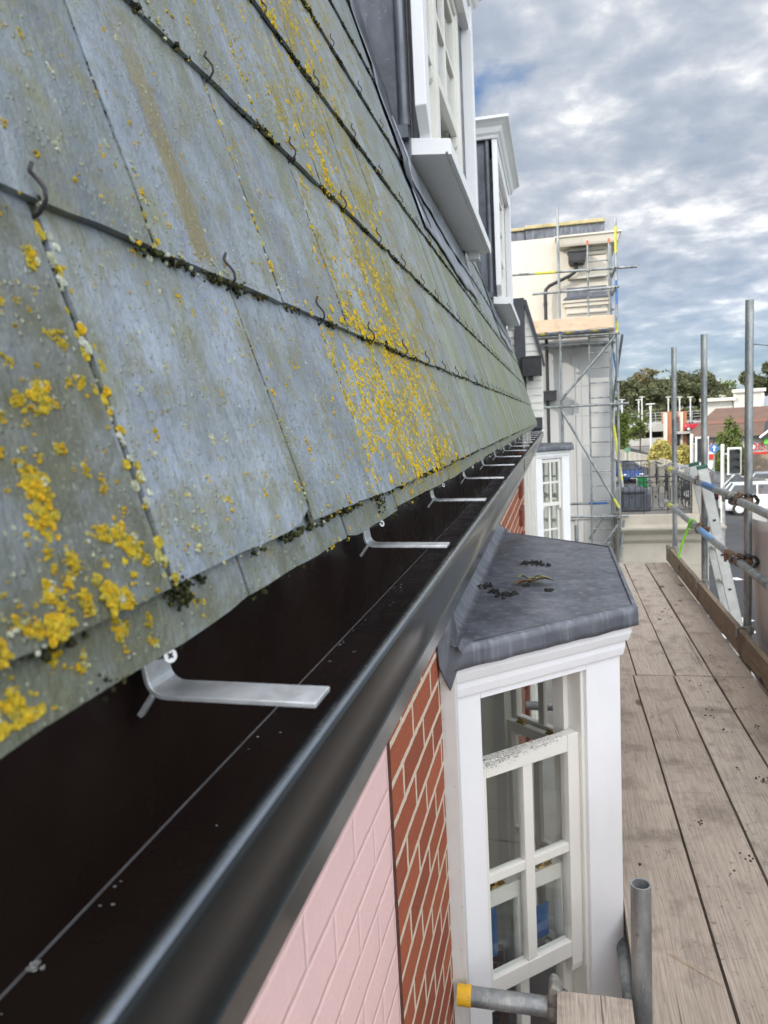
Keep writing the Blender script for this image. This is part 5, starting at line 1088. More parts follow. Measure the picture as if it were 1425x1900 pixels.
b = MB(); b.tube([(0.465, 15.86, 4.40), (0.45, 15.86, 4.33), (0.36, 15.86, 4.27), (-0.06, 15.86, 4.10), (-0.13, 15.86, 4.03), (-0.14, 15.86, 3.93), (-0.14, 15.86, 2.03)], 0.034, 12); b.tube([(-0.14, 15.86, 3.72), (-0.14, 15.86, 3.78)], 0.043, 12); obj('downpipe', b, BLACK, tower, smooth='auto')
b = MB(); b.box(-0.33, 0.03, 15.62, 15.95, 1.83, 2.02); b.box(-0.34, 0.04, 15.61, 15.96, 1.99, 2.03); b.tube([(-0.14, 15.8, 1.83), (-0.14, 15.8, ZG)], 0.034, 10); obj('hopper', b, BLACK, tower, bev=0.003)

ts = thing('tower_scaffold', 'tall steel scaffold with a boarded platform against the rendered building', 'scaffold', (0.6, 15.2, ZG))
def tp_(n_, a, c, **k): return tube_part(n_, a, c, ts, **k)
tp_('standard', (0.118, 15.0, ZG), (0.125, 15.0, 5.36)); tp_('standard', (1.165, 15.0, ZG), (1.155, 15.0, 5.05)); tp_('standard', (1.085, 15.6, ZG), (1.10, 15.6, 4.72)); tp_('standard', (0.27, 12.0, ZG), (0.27, 12.0, -0.18))
tp_('ledger', (-0.9, 15.05, 4.235), (1.53, 15.05, 4.18)); tp_('ledger', (-0.374, 15.05, 3.845), (1.21, 15.05, 3.845)); tp_('ledger', (-0.274, 15.05, 1.69), (1.355, 15.05, 1.69)); tp_('ledger', (0.1, 15.05, -0.455), (1.33, 15.05, -0.455)); tp_('ledger', (0.1, 15.35, -0.23), (1.0, 15.35, -0.23))
tp_('ledger', (-0.5, 15.05, 3.03), (1.2, 15.05, 3.0)); tp_('ledger', (-0.4, 15.3, 2.90), (1.15, 15.3, 2.86)); tp_('ledger', (-0.4, 15.7, 2.86), (1.15, 15.7, 2.86))
for z in (4.2, 3.85, 3.0, 1.7, -0.44): tp_('transom', (1.13, 14.85, z - 0.05), (1.13, 15.9, z - 0.05)); 
tp_('brace', (1.137, 14.94, 2.96), (0.105, 14.94, 1.81)); tp_('brace', (0.116, 14.94, 1.62), (1.15, 14.94, -0.29)); tp_('brace', (0.876, 15.4, -0.502), (0.60, 15.4, -0.95)); tp_('brace', (1.131, 14.95, -0.592), (0.885, 14.95, -0.96)); tp_('brace', (1.243, 14.9, 2.95), (1.10, 15.6, 1.70)); tp_('brace', (1.10, 15.6, 1.4), (1.22, 14.95, 0.1)); tp_('brace', (1.228, 14.95, -0.52), (1.15, 14.95, -1.4)); tp_('brace', (1.11, 15.5, 2.9), (1.16, 14.95, 2.1))
def bt_(a, c, t0, t1, m): bandp('paint_band', a, c, t0, t1, ts, m)
bt_((1.165, 15.0, ZG), (1.155, 15.0, 5.05), 0.93, 0.985, YELP); bt_((1.165, 15.0, ZG), (1.155, 15.0, 5.05), 0.822, 0.872, BLUEP); bt_((1.165, 15.0, ZG), (1.155, 15.0, 5.05), 0.76, 0.785, YELP)
bt_((-0.9, 15.05, 4.235), (1.53, 15.05, 4.18), 0.24, 0.40, YELP); bt_((0.1, 15.35, -0.23), (1.0, 15.35, -0.23), 0.55, 0.95, BLUEP); bt_((0.116, 14.94, 1.62), (1.15, 14.94, -0.29), 0.90, 0.99, YELP); bt_((1.10, 15.6, 1.4), (1.22, 14.95, 0.1), 0.1, 0.9, YELP); bt_((1.10, 15.5, 2.9), (1.16, 14.95, 2.1), 0.3, 0.9, BLUEP)
for (x, z) in ((0.12, 4.21), (1.155, 4.19), (1.155, 3.84), (0.12, 3.845), (0.12, 3.03), (1.155, 3.0), (0.115, 1.69), (1.16, 1.69), (1.16, -0.455), (0.115, 1.83), (0.66, 4.18), (1.16, 0.6)):
    coupler((x, 15.025, z), ts, ax=Vector((1, 0, 0)), ax2=Vector((0, 0, 1)))
for z in (4.2, 3.84, 3.5, 3.0, 1.7, 0.6, -0.2, -0.45): coupler((1.10, 15.5, z), ts, ax=Vector((0, 1, 0)))
b = MB(); b.box(-0.46, 1.10, 14.92, 14.955, 3.10, 3.33); o = obj('toe_board', b, WOODX, ts, bev=0.004)
PB = [varied('platform_board', (0.30, 0.26, 0.22), 0.85, 0.2, 10), ]
for i in range(4):
    b = MB(); b.box(-0.5, 1.12 - 0.12 * (i % 2), 14.98 + i * 0.235, 15.205 + i * 0.235, 3.055, 3.093); obj('platform_board', b, PB[0], ts, bev=0.003)
for i in range(9):
    b = MB(); x = -0.40 + i * 0.16; b.box(x, x + 0.08, 14.975, 14.98, 3.056, 3.092); obj('board_end_band', b, (BLUEP, YELP, BLUEP)[i % 3], ts)
lt = thing('access_ladder', 'thin steel ladder standing inside the far scaffold', 'ladder', (0.84, 15.3, ZG))
for x0, x1 in ((0.645, 0.668), (1.03, 1.055)): b = MB(); b.tube([(x0, 15.3, ZG), (x1, 15.3, 4.72)], 0.018, 10); obj('stile', b, TUBE, lt, smooth='auto')
for x in (0.668, 1.055): b = MB(); b.tube([(x, 15.3, 4.70), (x, 15.3, 4.78)], 0.021, 10); obj('end_cap', b, varied('orange_cap', (0.6, 0.12, 0.04), 0.5), lt)
z = ZG + 0.2; rung0 = None
while z < 4.65:
    if rung0 is None: b = MB(); b.tube([(0.65, 15.3, z), (1.04, 15.3, z)], 0.0135, 8); rung0 = obj('rung', b, TUBE, lt); z00 = z
    else: c = rung0.copy(); COL.objects.link(c); c.parent = lt; c.location = (0, 0, z - z00)
    z += 0.285

# stone terrace with iron balustrade
bal = thing('stone_terrace', 'pale stone porch terrace with moulded cornice and black iron railings', 'terrace', (2.0, 17.5, ZG))
b = MB(); b.box(1.175, 2.78, 15.12, 21, ZG, -0.95); b.box(1.176, 2.80, 15.10, 21, -0.948, -0.80); b.box(1.176, 2.62, 15.13, 21, -0.798, -0.45)
obj('wall', b, STONE, bal, bev=0.012)
b = MB(); pr = [(0.0, -0.80), (0.12, -0.795), (0.14, -0.76), (0.22, -0.735), (0.245, -0.70), (0.245, -0.665), (0.0, -0.64)]
for d, z in pr:
    for p in ((1.172, 15.13 - d), (2.80 + d, 15.13 - d), (2.80 + d, 21)): b.v.append(Vector((p[0], p[1], z)))
for i in range(len(pr)):
    for j in range(2): a = i * 3 + j; c = ((i + 1) % len(pr)) * 3 + j; b.f.append((a, a + 1, c + 1, c))
b.f.append(tuple(i * 3 for i in range(len(pr)))); obj('cornice', b, STONE, bal)
b = MB(); b.px([(15.09, -0.985), (15.12, -0.985), (15.12, -0.95), (15.06, -0.95), (15.07, -0.965)], 1.174, 2.79); b.box(1.174, 2.80, 15.11, 15.119, -1.43, -1.415); obj('moulding', b, STONE, bal)
def pier(x, y, z0=-0.45, z1=0.17):
    b = MB(); b.box(x - 0.13, x + 0.13, y - 0.13, y + 0.13, z0, z1); b.box(x - 0.15, x + 0.15, y - 0.15, y + 0.15, z1, z1 + 0.055); obj('pier', b, STONE, bal, bev=0.01)
pier(2.62, 15.28); 
for y in (17.3, 19.1, 20.8): pier(2.50, y)
def iron(p0, p1, n_, z0, z1, motif=True):
    p0 = Vector((*p0, 0)); p1 = Vector((*p1, 0)); w = (p1 - p0).normalized(); Ln = (p1 - p0).length; b = MB(); up = Vector((0, 0, 1))
    P = lambda u, z: p0 + w * u + up * z
    for z, r in ((z1, 0.014), (z1 - 0.105, 0.007), (z0 + 0.07, 0.008), ): b.tube([P(0, z), P(Ln, z)], r, 6)
    pitch = 0.19; k = max(1, int(Ln / pitch)); pitch = Ln / k
    for i in range(k + 1): 
        if i % 2 == 0: b.tube([P(i * pitch, z0), P(i * pitch, z1)], 0.008, 6)
    if motif:
        for i in range(k):
            u = (i + 0.5) * pitch; R_ = 0.055; pts = []
            for t in range(13): a = math.pi * t / 12; pts.append(P(u + math.cos(a) * R_, z1 - 0.20 + math.sin(a) * R_ - 0.02))
            for t in range(13): a = math.pi + math.pi * t / 12; pts.append(P(u + math.cos(a) * R_, z0 + 0.16 + math.sin(a) * R_))
            pts.append(pts[0]); b.tube(pts, 0.0075, 5, cap=False)
            b.tube([P(u + math.cos(2 * math.pi * t / 12) * 0.04, z1 - 0.105 + math.sin(2 * math.pi * t / 12) * 0.04) for t in range(13)], 0.007, 5, cap=False); b.tube([P(u, z0 + 0.07), P(u, z0 + 0.11)], 0.006, 5)
            b.blob(P(u + pitch / 2, (z0 + z1) / 2 - 0.03), 0.018, 0.018, 0.03, i, 8, 5, 0.1)
    o = obj('iron_railing', b, BLACK, bal); return o
iron((1.19, 15.2), (2.49, 15.2), 7, -0.44, 0.27); 
iron((2.55, 15.42), (2.50, 17.15), 8, -0.44, 0.22, True); iron((2.50, 17.45), (2.50, 18.95), 8, -0.44, 0.22, True); iron((2.50, 19.25), (2.50, 20.65), 8, -0.44, 0.22); iron((1.3, 21.0), (2.4, 21.0), 5, -0.44, 0.22)
b = MB(); b.box(1.18, 2.6, 15.2, 21, -0.47, -0.449); obj('terrace_floor', b, PAVE, bal)
cover = thing('covered_planter', 'dark grey covered box behind the iron railing', 'box', (1.75, 16.0, -0.45))
b = MB(); b.pz([(1.25, 15.6), (1.80, 15.6), (1.86, 16.3), (1.25, 16.4)], -0.445, -0.08); b.pz([(1.24, 15.55), (1.70, 15.58), (1.74, 16.3), (1.24, 16.4)], -0.08, 0.0); obj('cover', b, varied('grey_cover', (0.075, 0.082, 0.10), 0.6, 0.2, 4), cover, bev=0.03)
gb = thing('green_sign', 'small green sign with white edges standing behind the terrace railing', 'sign', (2.02, 19.4, -0.45))
b = MB(); c = at(1192, 895, 19.4); b.box(c.x - 0.14, c.x + 0.14, 19.39, 19.41, c.z - 0.16, c.z + 0.16); obj('panel', b, varied('white_board', (0.75, 0.75, 0.74), 0.5, 0.05), gb); b = MB(); b.box(c.x - 0.12, c.x + 0.12, 19.382, 19.388, c.z - 0.15, c.z + 0.15); obj('green_face', b, varied('green_board', (0.01, 0.22, 0.06), 0.5, 0.1), gb); b = MB()
for x in (-0.1, 0.1): b.box(c.x + x - .01, c.x + x + .01, 19.392, 19.408, -0.448, c.z - 0.16)
obj('post', b, BLACK, gb)

# ================================================================== BEYOND THE STREET
def gp(px, py): return atz(px, py, ZG)
# pedestrian railing in pale steel across the road
FEN = varied('pale_fence_paint', (0.50, 0.47, 0.40), 0.7, 0.12, 3)
def palings(name, pts, h, label, cat, m=FEN, pitch=0.16, group=None, stuffn=100, post=2.4, post_h=0.0):
    t_ = thing(name, label, cat, (pts[0].x, pts[0].y, ZG), group)
    rl = MB(); ps_ = MB(); n_ = 0
    for a, b_ in zip(pts[:-1], pts[1:]):
        w = (b_ - a).normalized(); Ln = (b_ - a).length; up = Vector((0, 0, 1)); s = Vector((w.y, -w.x, 0))
        for z in (0.12, h - 0.05): rl.obox(a + w * (Ln / 2) + up * (z), w * (Ln / 2), s * 0.022, up * 0.03)
        k = int(Ln / pitch)
        for i in range(k): ps_.obox(a + w * (i + 0.5) * pitch + up * (h / 2), w * 0.022, s * 0.014, up * (h / 2 - 0.06))
        for i in range(int(Ln / post) + 1):
            pb = MB(); pb.obox(a + w * min(Ln, i * post) + up * ((h + post_h) / 2), w * 0.04, s * 0.04, up * ((h + post_h) / 2)); obj('post', pb, m, t_)
    obj('rail', rl, m, t_); obj('palings', ps_, m, t_, kind='stuff'); return t_
F1 = [at(1110, 833, 92), at(1160, 839, 80), at(1240, 853, 62), at(1290, 868, 52), at(1350, 881, 47), at(1470, 905, 41)]
for p in F1: p.z = ZG
palings('street_railing', F1, 1.15, 'long pale slatted railing along the far side of the road', 'fence', pitch=0.28)
wf = [at(1372, 850, 56), at(1470, 860, 53)]
for p in wf: p.z = ZG
tf = thing('timber_fence', 'brown close-boarded timber fence behind the pale railing at the right', 'fence', (wf[0].x, wf[0].y, ZG)); b = MB(); w = (wf[1] - wf[0]).normalized(); s = Vector((w.y, -w.x, 0)); Ln = (wf[1] - wf[0]).length
for i in range(int(Ln / 0.13)): b.obox(wf[0] + w * (i * 0.13) + Vector((0, 0, 0.87)), w * 0.06, s * 0.012 * (1 + i % 2), Vector((0, 0, 0.86 + 0.03 * random.random())))
obj('boards', b, varied('grey_fence_timber', (0.26, 0.21, 0.16), 0.9, 0.25, 3), tf); b = MB(); b.obox((wf[0] + wf[1]) / 2 + Vector((0, 0, 0.4)), w * (Ln / 2), s * 0.05, Vector((0, 0, 0.04))); obj('rail', b, WOODT, tf)
pg = [at(1396, 920, 33.5), at(1425, 935, 31.0), at(1500, 950, 28)]
for p in pg: p.z = ZG
palings('pedestrian_guardrail', pg, 1.05, 'white steel guardrail on the kerb in front of the white car', 'guardrail', varied('white_rail', (0.40, 0.40, 0.39), 0.5, 0.1), pitch=0.17, post=2.0)

# cars
def m_carglass():
    g = G('car_glass'); t = g.t; t.nodes.remove(g.b); o = t.nodes['Material Output']
    tr = g.n('ShaderNodeBsdfTransparent'); tr.inputs[0].default_value = (0.45, 0.48, 0.50, 1); gl_ = g.n('ShaderNodeBsdfGlossy'); gl_.inputs['Roughness'].default_value = 0.04
    lw = g.n('ShaderNodeLayerWeight'); lw.inputs[0].default_value = 0.5; mx = g.n('ShaderNodeMixShader'); t.links.new(g.math('ADD', g.math('MULTIPLY', g.math('POWER', lw.outputs['Facing'], 3.0), 0.7), 0.08), mx.inputs[0])
    t.links.new(tr.outputs[0], mx.inputs[1]); t.links.new(gl_.outputs[0], mx.inputs[2]); t.links.new(mx.outputs[0], o.inputs[0]); return g.m
CGL = m_carglass()
def car(name, label, px, py, Y, ang, paint, L_=4.3, Wd=1.78, Ht=1.47, group='cars on the road', estate=False):
    base = gp(px, py); 
    r = thing(name, label, 'car', base, group); r.rotation_euler = (0, 0, R(ang))
    xs = [(-0.50, .30, .62, .62, .40), (-0.485, .26, .82, .82, .80), (-0.44, .24, .92, .92, .93), (-0.33, .22, .96, .96, .98), (-0.1, .2, .96, .96, 1.0), (0.18, .2, .95, .95, 1.0), (0.30, .22, .90, .90, .98), (0.43, .24, .78, .78, .92), (0.485, .27, .64, .64, .78), (0.50, .32, .52, .52, .5)]
    b = MB()
    for (x, zl, zb, _, wf_) in xs:
        hw = Wd / 2 * wf_
        for (yy, zz) in ((-hw * 0.86, zl), (-hw, zl + 0.14), (-hw, (zl + zb) / 2), (-hw * 0.965, zb - 0.05), (-hw * 0.86, zb), (hw * 0.86, zb), (hw * 0.965, zb - 0.05), (hw, (zl + zb) / 2), (hw, zl + 0.14), (hw * 0.86, zl)): b.v.append(Vector((x * L_, yy, zz)))
    for i in range(len(xs) - 1):
        for k in range(10): a = i * 10 + k; c = i * 10 + (k + 1) % 10; b.f.append((a, c, c + 10, a + 10))
    b.f.append(tuple(range(9, -1, -1))); b.f.append(tuple((len(xs) - 1) * 10 + k for k in range(10)))
    def P(nm, mb, m, par=r, **k):
        me_o = obj(nm, mb, m, None, **k); me_o.parent = par; return me_o
    P('body', b, paint, smooth='auto')
    # greenhouse: glass volume, then roof and pillars in paint
    gx = [(-0.445, .93, 0.80), (-0.36, Ht - 0.05, 0.66), (0.02, Ht - 0.02, 0.68), (0.10, Ht - 0.05, 0.66), (0.285, .93, 0.80)] if not estate else [(-0.47, .93, 0.8), (-0.43, Ht - .04, .67), (0.02, Ht - .02, .68), (.10, Ht - .05, .66), (.285, .93, .8)]
    g = MB(); top = [(x * L_, z, w_) for (x, z, w_) in gx]
    lo = [Vector((t[0], -Wd / 2 * 0.86, 0.90)) for t in top]; hi = [Vector((t[0], -Wd / 2 * t[2], t[1])) for t in top]
    n_ = len(top)
    for sgn in (1, -1):
        for arr in (lo, hi):
            for p in arr: g.v.append(Vector((p.x, p.y * sgn, p.z)))
    for sgn in (0, 1):
        o = sgn * 2 * n_
        for i in range(n_ - 1): q_ = (o + i, o + i + 1, o + n_ + i + 1, o + n_ + i); g.f.append(q_ if sgn == 0 else q_[::-1])
    for i in range(n_ - 1): g.f.append((n_ + i, n_ + i + 1, 3 * n_ + i + 1, 3 * n_ + i))
    P('windows', g, CGL)
    se = MB()
    for sx_ in (-0.30, -0.12):
        for sy_ in (-0.36, 0.36): se.box(sx_ * L_ * .6 - 0.28, sx_ * L_ * .6 - 0.16, sy_ - 0.22, sy_ + 0.22, 0.5, 1.16); se.box(sx_ * L_ * .6 - 0.27, sx_ * L_ * .6 - 0.18, sy_ - 0.12, sy_ + 0.12, 1.165, 1.30)
    P('seats', se, BLACK, bev=0.03)
    rf = MB(); pts = hi
    for i in range(1, n_ - 2):
        a, c = hi[i], hi[i + 1]; k = 1.0
        rf.add([Vector((a.x, a.y * k - 0.012, a.z - 0.05)), Vector((c.x, c.y * k - 0.012, c.z - 0.05)), Vector((c.x, c.y * 0.93, c.z + 0.014)), Vector((a.x, a.y * 0.93, a.z + 0.014)), Vector((a.x, -a.y * 0.93, a.z + 0.014)), Vector((c.x, -c.y * 0.93, c.z + 0.014)), Vector((c.x, -c.y * k + 0.012, c.z - 0.05)), Vector((a.x, -a.y * k + 0.012, a.z - 0.05))], [(0, 1, 2, 3), (3, 2, 5, 4), (4, 5, 6, 7)])
    P('roof', rf, paint)
    pl_ = MB()
    for sgn in (1, -1):
        for (i0, t0, i1) in ((0, 0, 1), (n_ - 1, 0, n_ - 2)): a = lo[i0]; c = hi[i1]; pl_.tube([Vector((a.x, (a.y + 0.0) * sgn, a.z)), Vector((c.x, (c.y - 0.01) * sgn, c.z))], [0.05, 0.035], 6)
        for fx in (-0.13, ): a = Vector((fx * L_, -Wd / 2 * 0.865 * sgn, 0.92)); c = Vector((fx * L_, -Wd / 2 * 0.68 * sgn, Ht - 0.05)); pl_.tube([a, c], 0.03, 6)
        pl_.blob(Vector((0.20 * L_, -Wd / 2 * 1.04 * sgn, 0.98)), 0.09, 0.10, 0.07, 1, 10, 6, 0.05)
    P('pillars_and_mirrors', pl_, paint)
    for sx in (-0.31, 0.31):
        for sy in (-1, 1):
            wl = MB(); c = Vector((sx * L_, sy * (Wd / 2 - 0.10), 0.31)); wl.tube([c - Vector((0, 0.11, 0)), c - Vector((0, 0.10, 0)), c + Vector((0, 0.10, 0)), c + Vector((0, 0.11, 0))], [0.27, 0.31, 0.31, 0.27], 20); wo = P('wheel', wl, varied('tyre', (0.02, 0.02, 0.02), 0.9, 0.2, 10))
            rm = MB(); rm.tube([c + Vector((0, sy * 0.105, 0)), c + Vector((0, sy * 0.118, 0))], [0.20, 0.18], 14); P('rim', rm, ALU, wo)
    for sy in (-1, 1):
        hl = MB(); hl.blob((0.475 * L_, sy * Wd * 0.33, 0.62), 0.09, 0.17, 0.075, 1, 10, 6, 0.05); P('headlight', hl, varied('headlight_glass', (0.75, 0.75, 0.72), 0.1, 0.1, 5))
        tl = MB(); tl.blob((-0.478 * L_, sy * Wd * 0.37, 0.78), 0.07, 0.13, 0.10, 1, 10, 6, 0.05); P('tail_light', tl, varied('tail_light', (0.45, 0.02, 0.015), 0.2, 0.1, 5))
    np_ = MB(); np_.box(0.498 * L_, 0.508 * L_, -0.25, 0.25, 0.36, 0.47); P('number_plate', np_, varied('plate', (0.7, 0.7, 0.68), 0.5, 0.05))
    return r
CW = varied('white_car_paint', (0.72, 0.73, 0.74), 0.2, 0.03, 1); CB = varied('dark_car_paint', (0.055, 0.062, 0.08), 0.2, 0.1, 1, 0.4); CS = varied('silver_car_paint', (0.36, 0.39, 0.44), 0.22, 0.05, 1, 0.6); CN = varied('blue_car_paint', (0.02, 0.05, 0.16), 0.2, 0.1, 1, 0.3); CR_ = varied('red_car_paint', (0.45, 0.02, 0.04), 0.25, 0.1, 1, 0.1)
wc = car('parked_car', 'white hatchback with driver at the wheel, behind the nearest scaffold pole', 1425, 952, 36, -6, CW, L_=4.2)
car('parked_car', 'dark grey car facing us between the ladder and the nearest pole', 1334, 925, 44, -32, CB, L_=4.5)
car('parked_car', 'silver car partly hidden behind the top of the ladder', 1285, 906, 50, -28, CS, L_=4.4)
car('parked_car', 'pale blue car at the right edge behind the white car', 1462, 925, 45, -14, CS, L_=4.3)
car('parked_car', 'dark blue car beyond the terrace railings', 1158, 893, 52, -78, CN, L_=4.4)
# driver
drv = MB(); base = Vector(wc.location); hx = Matrix.Rotation(R(-6), 3, 'Z') @ Vector((-0.30, -0.36, 0))
pc = base + hx
prof_ = [(0.62, .19, .13), (0.75, .21, .13), (0.92, .22, .13), (1.00, .21, .12), (1.045, .12, .09), (1.07, .055, .055), (1.10, .055, .055), (1.13, .07, .075), (1.18, .08, .095), (1.23, .082, .10), (1.28, .07, .085), (1.315, .03, .04)]
nn_ = 14
for (z, rx, ry) in prof_:
    for k in range(nn_): a = 2 * math.pi * k / nn_; drv.v.append(pc + Vector((math.cos(a) * ry + (0.012 if (z > 1.15 and abs(a) < 0.3) else 0), math.sin(a) * rx, z)))
for i in range(len(prof_) - 1):
    for k in range(nn_): a = i * nn_ + k; c = i * nn_ + (k + 1) % nn_; drv.f.append((a, c, c + nn_, a + nn_))
drv.f.append(tuple(range(nn_ - 1, -1, -1))); drv.f.append(tuple((len(prof_) - 1) * nn_ + k for k in range(nn_)))
for sy in (-1, 1): s0 = pc + Vector((0.0, sy * 0.19, 0.98)); drv.tube([s0, s0 + Vector((0.12, sy * 0.03, -0.22)), s0 + Vector((0.38, -sy * 0.04, -0.10)), s0 + Vector((0.44, -sy * 0.04, -0.08))], [0.055, 0.045, 0.035, 0.03], 8)
pr_ = thing('person', 'driver with dark hair and pale top, sitting in the white car', 'person', tuple(pc)); obj('body', drv, varied('driver_skin_and_top', (0.42, 0.27, 0.2), 0.7, 0.1, 5), pr_, smooth=True)
hb = MB(); hb.blob(pc + Vector((-0.015, 0, 1.26)), 0.108, 0.098, 0.10, 2, 14, 9, 0.12); obj('hair', hb, varied('dark_hair', (0.03, 0.02, 0.015), 0.7, 0.2, 30), pr_, smooth=True)

# traffic signals and signs
def signal(name, px, ptop, pbot, Y, label, facing_away=False, heads=3):
    c = at(px, (ptop + pbot) / 2, Y); hgt = (pbot - ptop) / 1400 * Y; t_ = thing(name, label, 'traffic light', (c.x, c.y, ZG), 'traffic lights at the crossing')
    b = MB(); b.tube([(c.x - 0.45, c.y + 0.1, ZG), (c.x - 0.45, c.y + 0.1, c.z + hgt / 2 + 0.15)], 0.075, 12); b.tube([(c.x - 0.45, c.y + .1, c.z + 0.3), (c.x, c.y + .1, c.z + .3)], 0.03, 8); obj('post', b, varied('pale_post', (0.55, 0.55, 0.53), 0.6, 0.1), t_)
    b = MB(); b.box(c.x - hgt * 0.24, c.x + hgt * 0.24, c.y + 0.03, c.y + 0.05, c.z - hgt / 2, c.z + hgt / 2); bo = obj('backing_board', b, varied('signal_white', (0.75, 0.75, 0.74), 0.5, 0.05), t_, bev=0.01)
    b = MB(); b.box(c.x - hgt * 0.18, c.x + hgt * 0.18, c.y - 0.10, c.y + 0.028, c.z - hgt * 0.44, c.z + hgt * 0.44); h_ = obj('signal_head', b, BLACK, t_, bev=0.01)
    for k in range(3):
        z = c.z + hgt * (0.29 - 0.29 * k); b = MB(); b.tube([(c.x, c.y - 0.101, z), (c.x, c.y - 0.106, z)], hgt * 0.115, 16); obj('lens', b, varied('signal_lens', (0.035, 0.04, 0.04), 0.3, 0.2), h_)
        b = MB(); vs = []
        for i in range(9):
            a = math.pi * i / 8; 
            for yy in (-0.10, -0.27): b.v.append(Vector((c.x + math.cos(a) * hgt * 0.13, c.y + yy, z + math.sin(a) * hgt * 0.13)))
        b.f = [(2 * i, 2 * i + 1, 2 * i + 3, 2 * i + 2) for i in range(8)]; o = obj('visor', b, BLACK, h_); o.modifiers.new('thick', 'SOLIDIFY').thickness = 0.008
signal('traffic_light', 1363, 832, 879, 34, 'unlit traffic light with white border, standing left of the nearest pole')
signal('traffic_light', 1303, 812, 858, 38, 'unlit traffic light half hidden behind the second scaffold pole')
b = MB(); p0 = gp(1343, 1010); b.tube([p0, p0 + Vector((0, 0, 2.1)), p0 + Vector((0.03, 0, 2.2)), p0 + Vector((0.36, 0, 2.55))], 0.055, 12); single('bent_post', b, TUBE, 'grey street post with bent top standing on the traffic island', 'post', smooth='auto')
bs_ = thing('arrow_sign', 'small round blue road sign with a white arrow pointing up', 'road sign', (at(1325, 835, 50).x, 50, ZG)); c = at(1325, 832, 50)
b = MB(); b.tube([(c.x, 50.02, ZG), (c.x, 50.02, c.z)], 0.04, 8); obj('post', b, TUBE, bs_); b = MB(); b.tube([(c.x, 49.98, c.z), (c.x, 50.0, c.z)], 0.27, 20); obj('disc', b, BLUEP, bs_)
b = MB(); b.add([(c.x - .035, 49.97, c.z - .18), (c.x + .035, 49.97, c.z - .18), (c.x + .035, 49.97, c.z + .05), (c.x + .12, 49.97, c.z + .03), (c.x, 49.97, c.z + .2), (c.x - .12, 49.97, c.z + .03), (c.x - .035, 49.97, c.z + .05)], [(0, 1, 2, 3, 4, 5, 6)]); obj('arrow', b, LINEP, bs_)
b = MB(); c = at(1164, 835, 66); b.tube([(c.x, 66, ZG), (c.x, 66, c.z)], 0.05, 8); b.tube([(c.x, 65.95, c.z), (c.x, 66, c.z)], 0.24, 20); single('green_round_sign', b, varied('pale_green_sign', (0.10, 0.20, 0.12), 0.6, 0.1), 'round pale green sign on a post in front of the young tree', 'sign')

# road markings
def stripe(p, q_, w_):
    a = gp(*p); c = gp(*q_); d = (c - a).normalized(); s = Vector((-d.y, d.x, 0)) * w_ / 2; b = MB(); b.add([a - s, a + s, c + s, c - s], [(0, 1, 2, 3)])
    for v in b.v: v.z = ZG + 0.009
    return b
mk = MB()
for (p, q_, w_) in (((1360, 1075), (1374, 1074), 0.35), ((1300, 1160), (1372, 1195), 0.12), ((1300, 1175), (1378, 1212), 0.12), ((1354, 1155), (1384, 1148), 0.5), ((1365, 1178), (1392, 1170), 0.4), ((1150, 985), (1340, 1020), 0.12), ((1390, 1010), (1500, 1080), 0.12)):
    s_ = stripe(p, q_, w_); mk.add(s_.v, [(0, 1, 2, 3)])
tag(obj('road_markings', mk, LINEP), 'worn white painted lines on the road', kind='structure')

# car park, shop and white building
cpk = thing('multi_storey_car_park', 'grey open-sided car park with orange brick stair towers and an ivy wall', 'car park', (30, 112, ZG))
CONC = varied('concrete', (0.36, 0.355, 0.34), 0.9, 0.12, 0.6)
x0 = at(1150, 800, 112).x; x1 = at(1310, 800, 112).x + 1
for zt in (at(0, 0, 1).z * 0 + at(1230, 786, 112).z, at(1230, 812, 112).z, at(1230, 838, 112).z):
    b = MB(); b.box(x0, x1, 112, 135, zt - 1.05, zt); obj('deck', b, CONC, cpk)
zt = at(1230, 786, 112).z; b = MB()
for z in (0.35, 0.75, 1.15, 1.5): b.box(x0, x1, 112.2, 112.25, zt + z, zt + z + 0.05)
x = x0
while x < x1: b.box(x, x + 0.06, 112.2, 112.26, zt, zt + 1.55); x += 1.2
obj('deck_railing', b, varied('grey_rail', (0.42, 0.43, 0.43), 0.6, 0.1), cpk)
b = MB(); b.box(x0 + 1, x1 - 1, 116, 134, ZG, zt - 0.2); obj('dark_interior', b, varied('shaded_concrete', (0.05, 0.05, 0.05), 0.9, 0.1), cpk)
OR = varied('orange_brick', (0.34, 0.14, 0.07), 0.9, 0.1, 1.5)
for (a, c, t0) in ((1238, 1247, 764), (1267, 1274, 763)):
    p = at(a, t0, 110); q_ = at(c, t0, 110); b = MB(); b.box(p.x, q_.x, 110, 116, ZG, p.z); obj('stair_tower', b, OR, cpk); b = MB(); b.box(p.x - 0.25, p.x - 0.01, 109.9, 112, ZG, p.z - 0.1); obj('white_fin', b, RENDER, cpk)
b = MB(); p = at(1151, 769, 100); q_ = at(1164, 769, 100); b.box(p.x - 1.5, q_.x, 100, 103, ZG, p.z); obj('ivy_wall_core', b, GRASS, cpk)
rc = car('parked_car', 'red car on the middle deck of the car park', 1290, 812, 110, -5, CR_, L_=3.0, Wd=1.3, Ht=1.1, group='cars on the road'); c = at(1289, 795, 110); rc.location = (c.x, 109.3, c.z - 0.3)
b = MB(); b.box(c.x - 3, c.x + 3, 108.2, 111.98, c.z - 0.6, c.z - 0.31); obj('deck_edge', b, CONC, cpk)

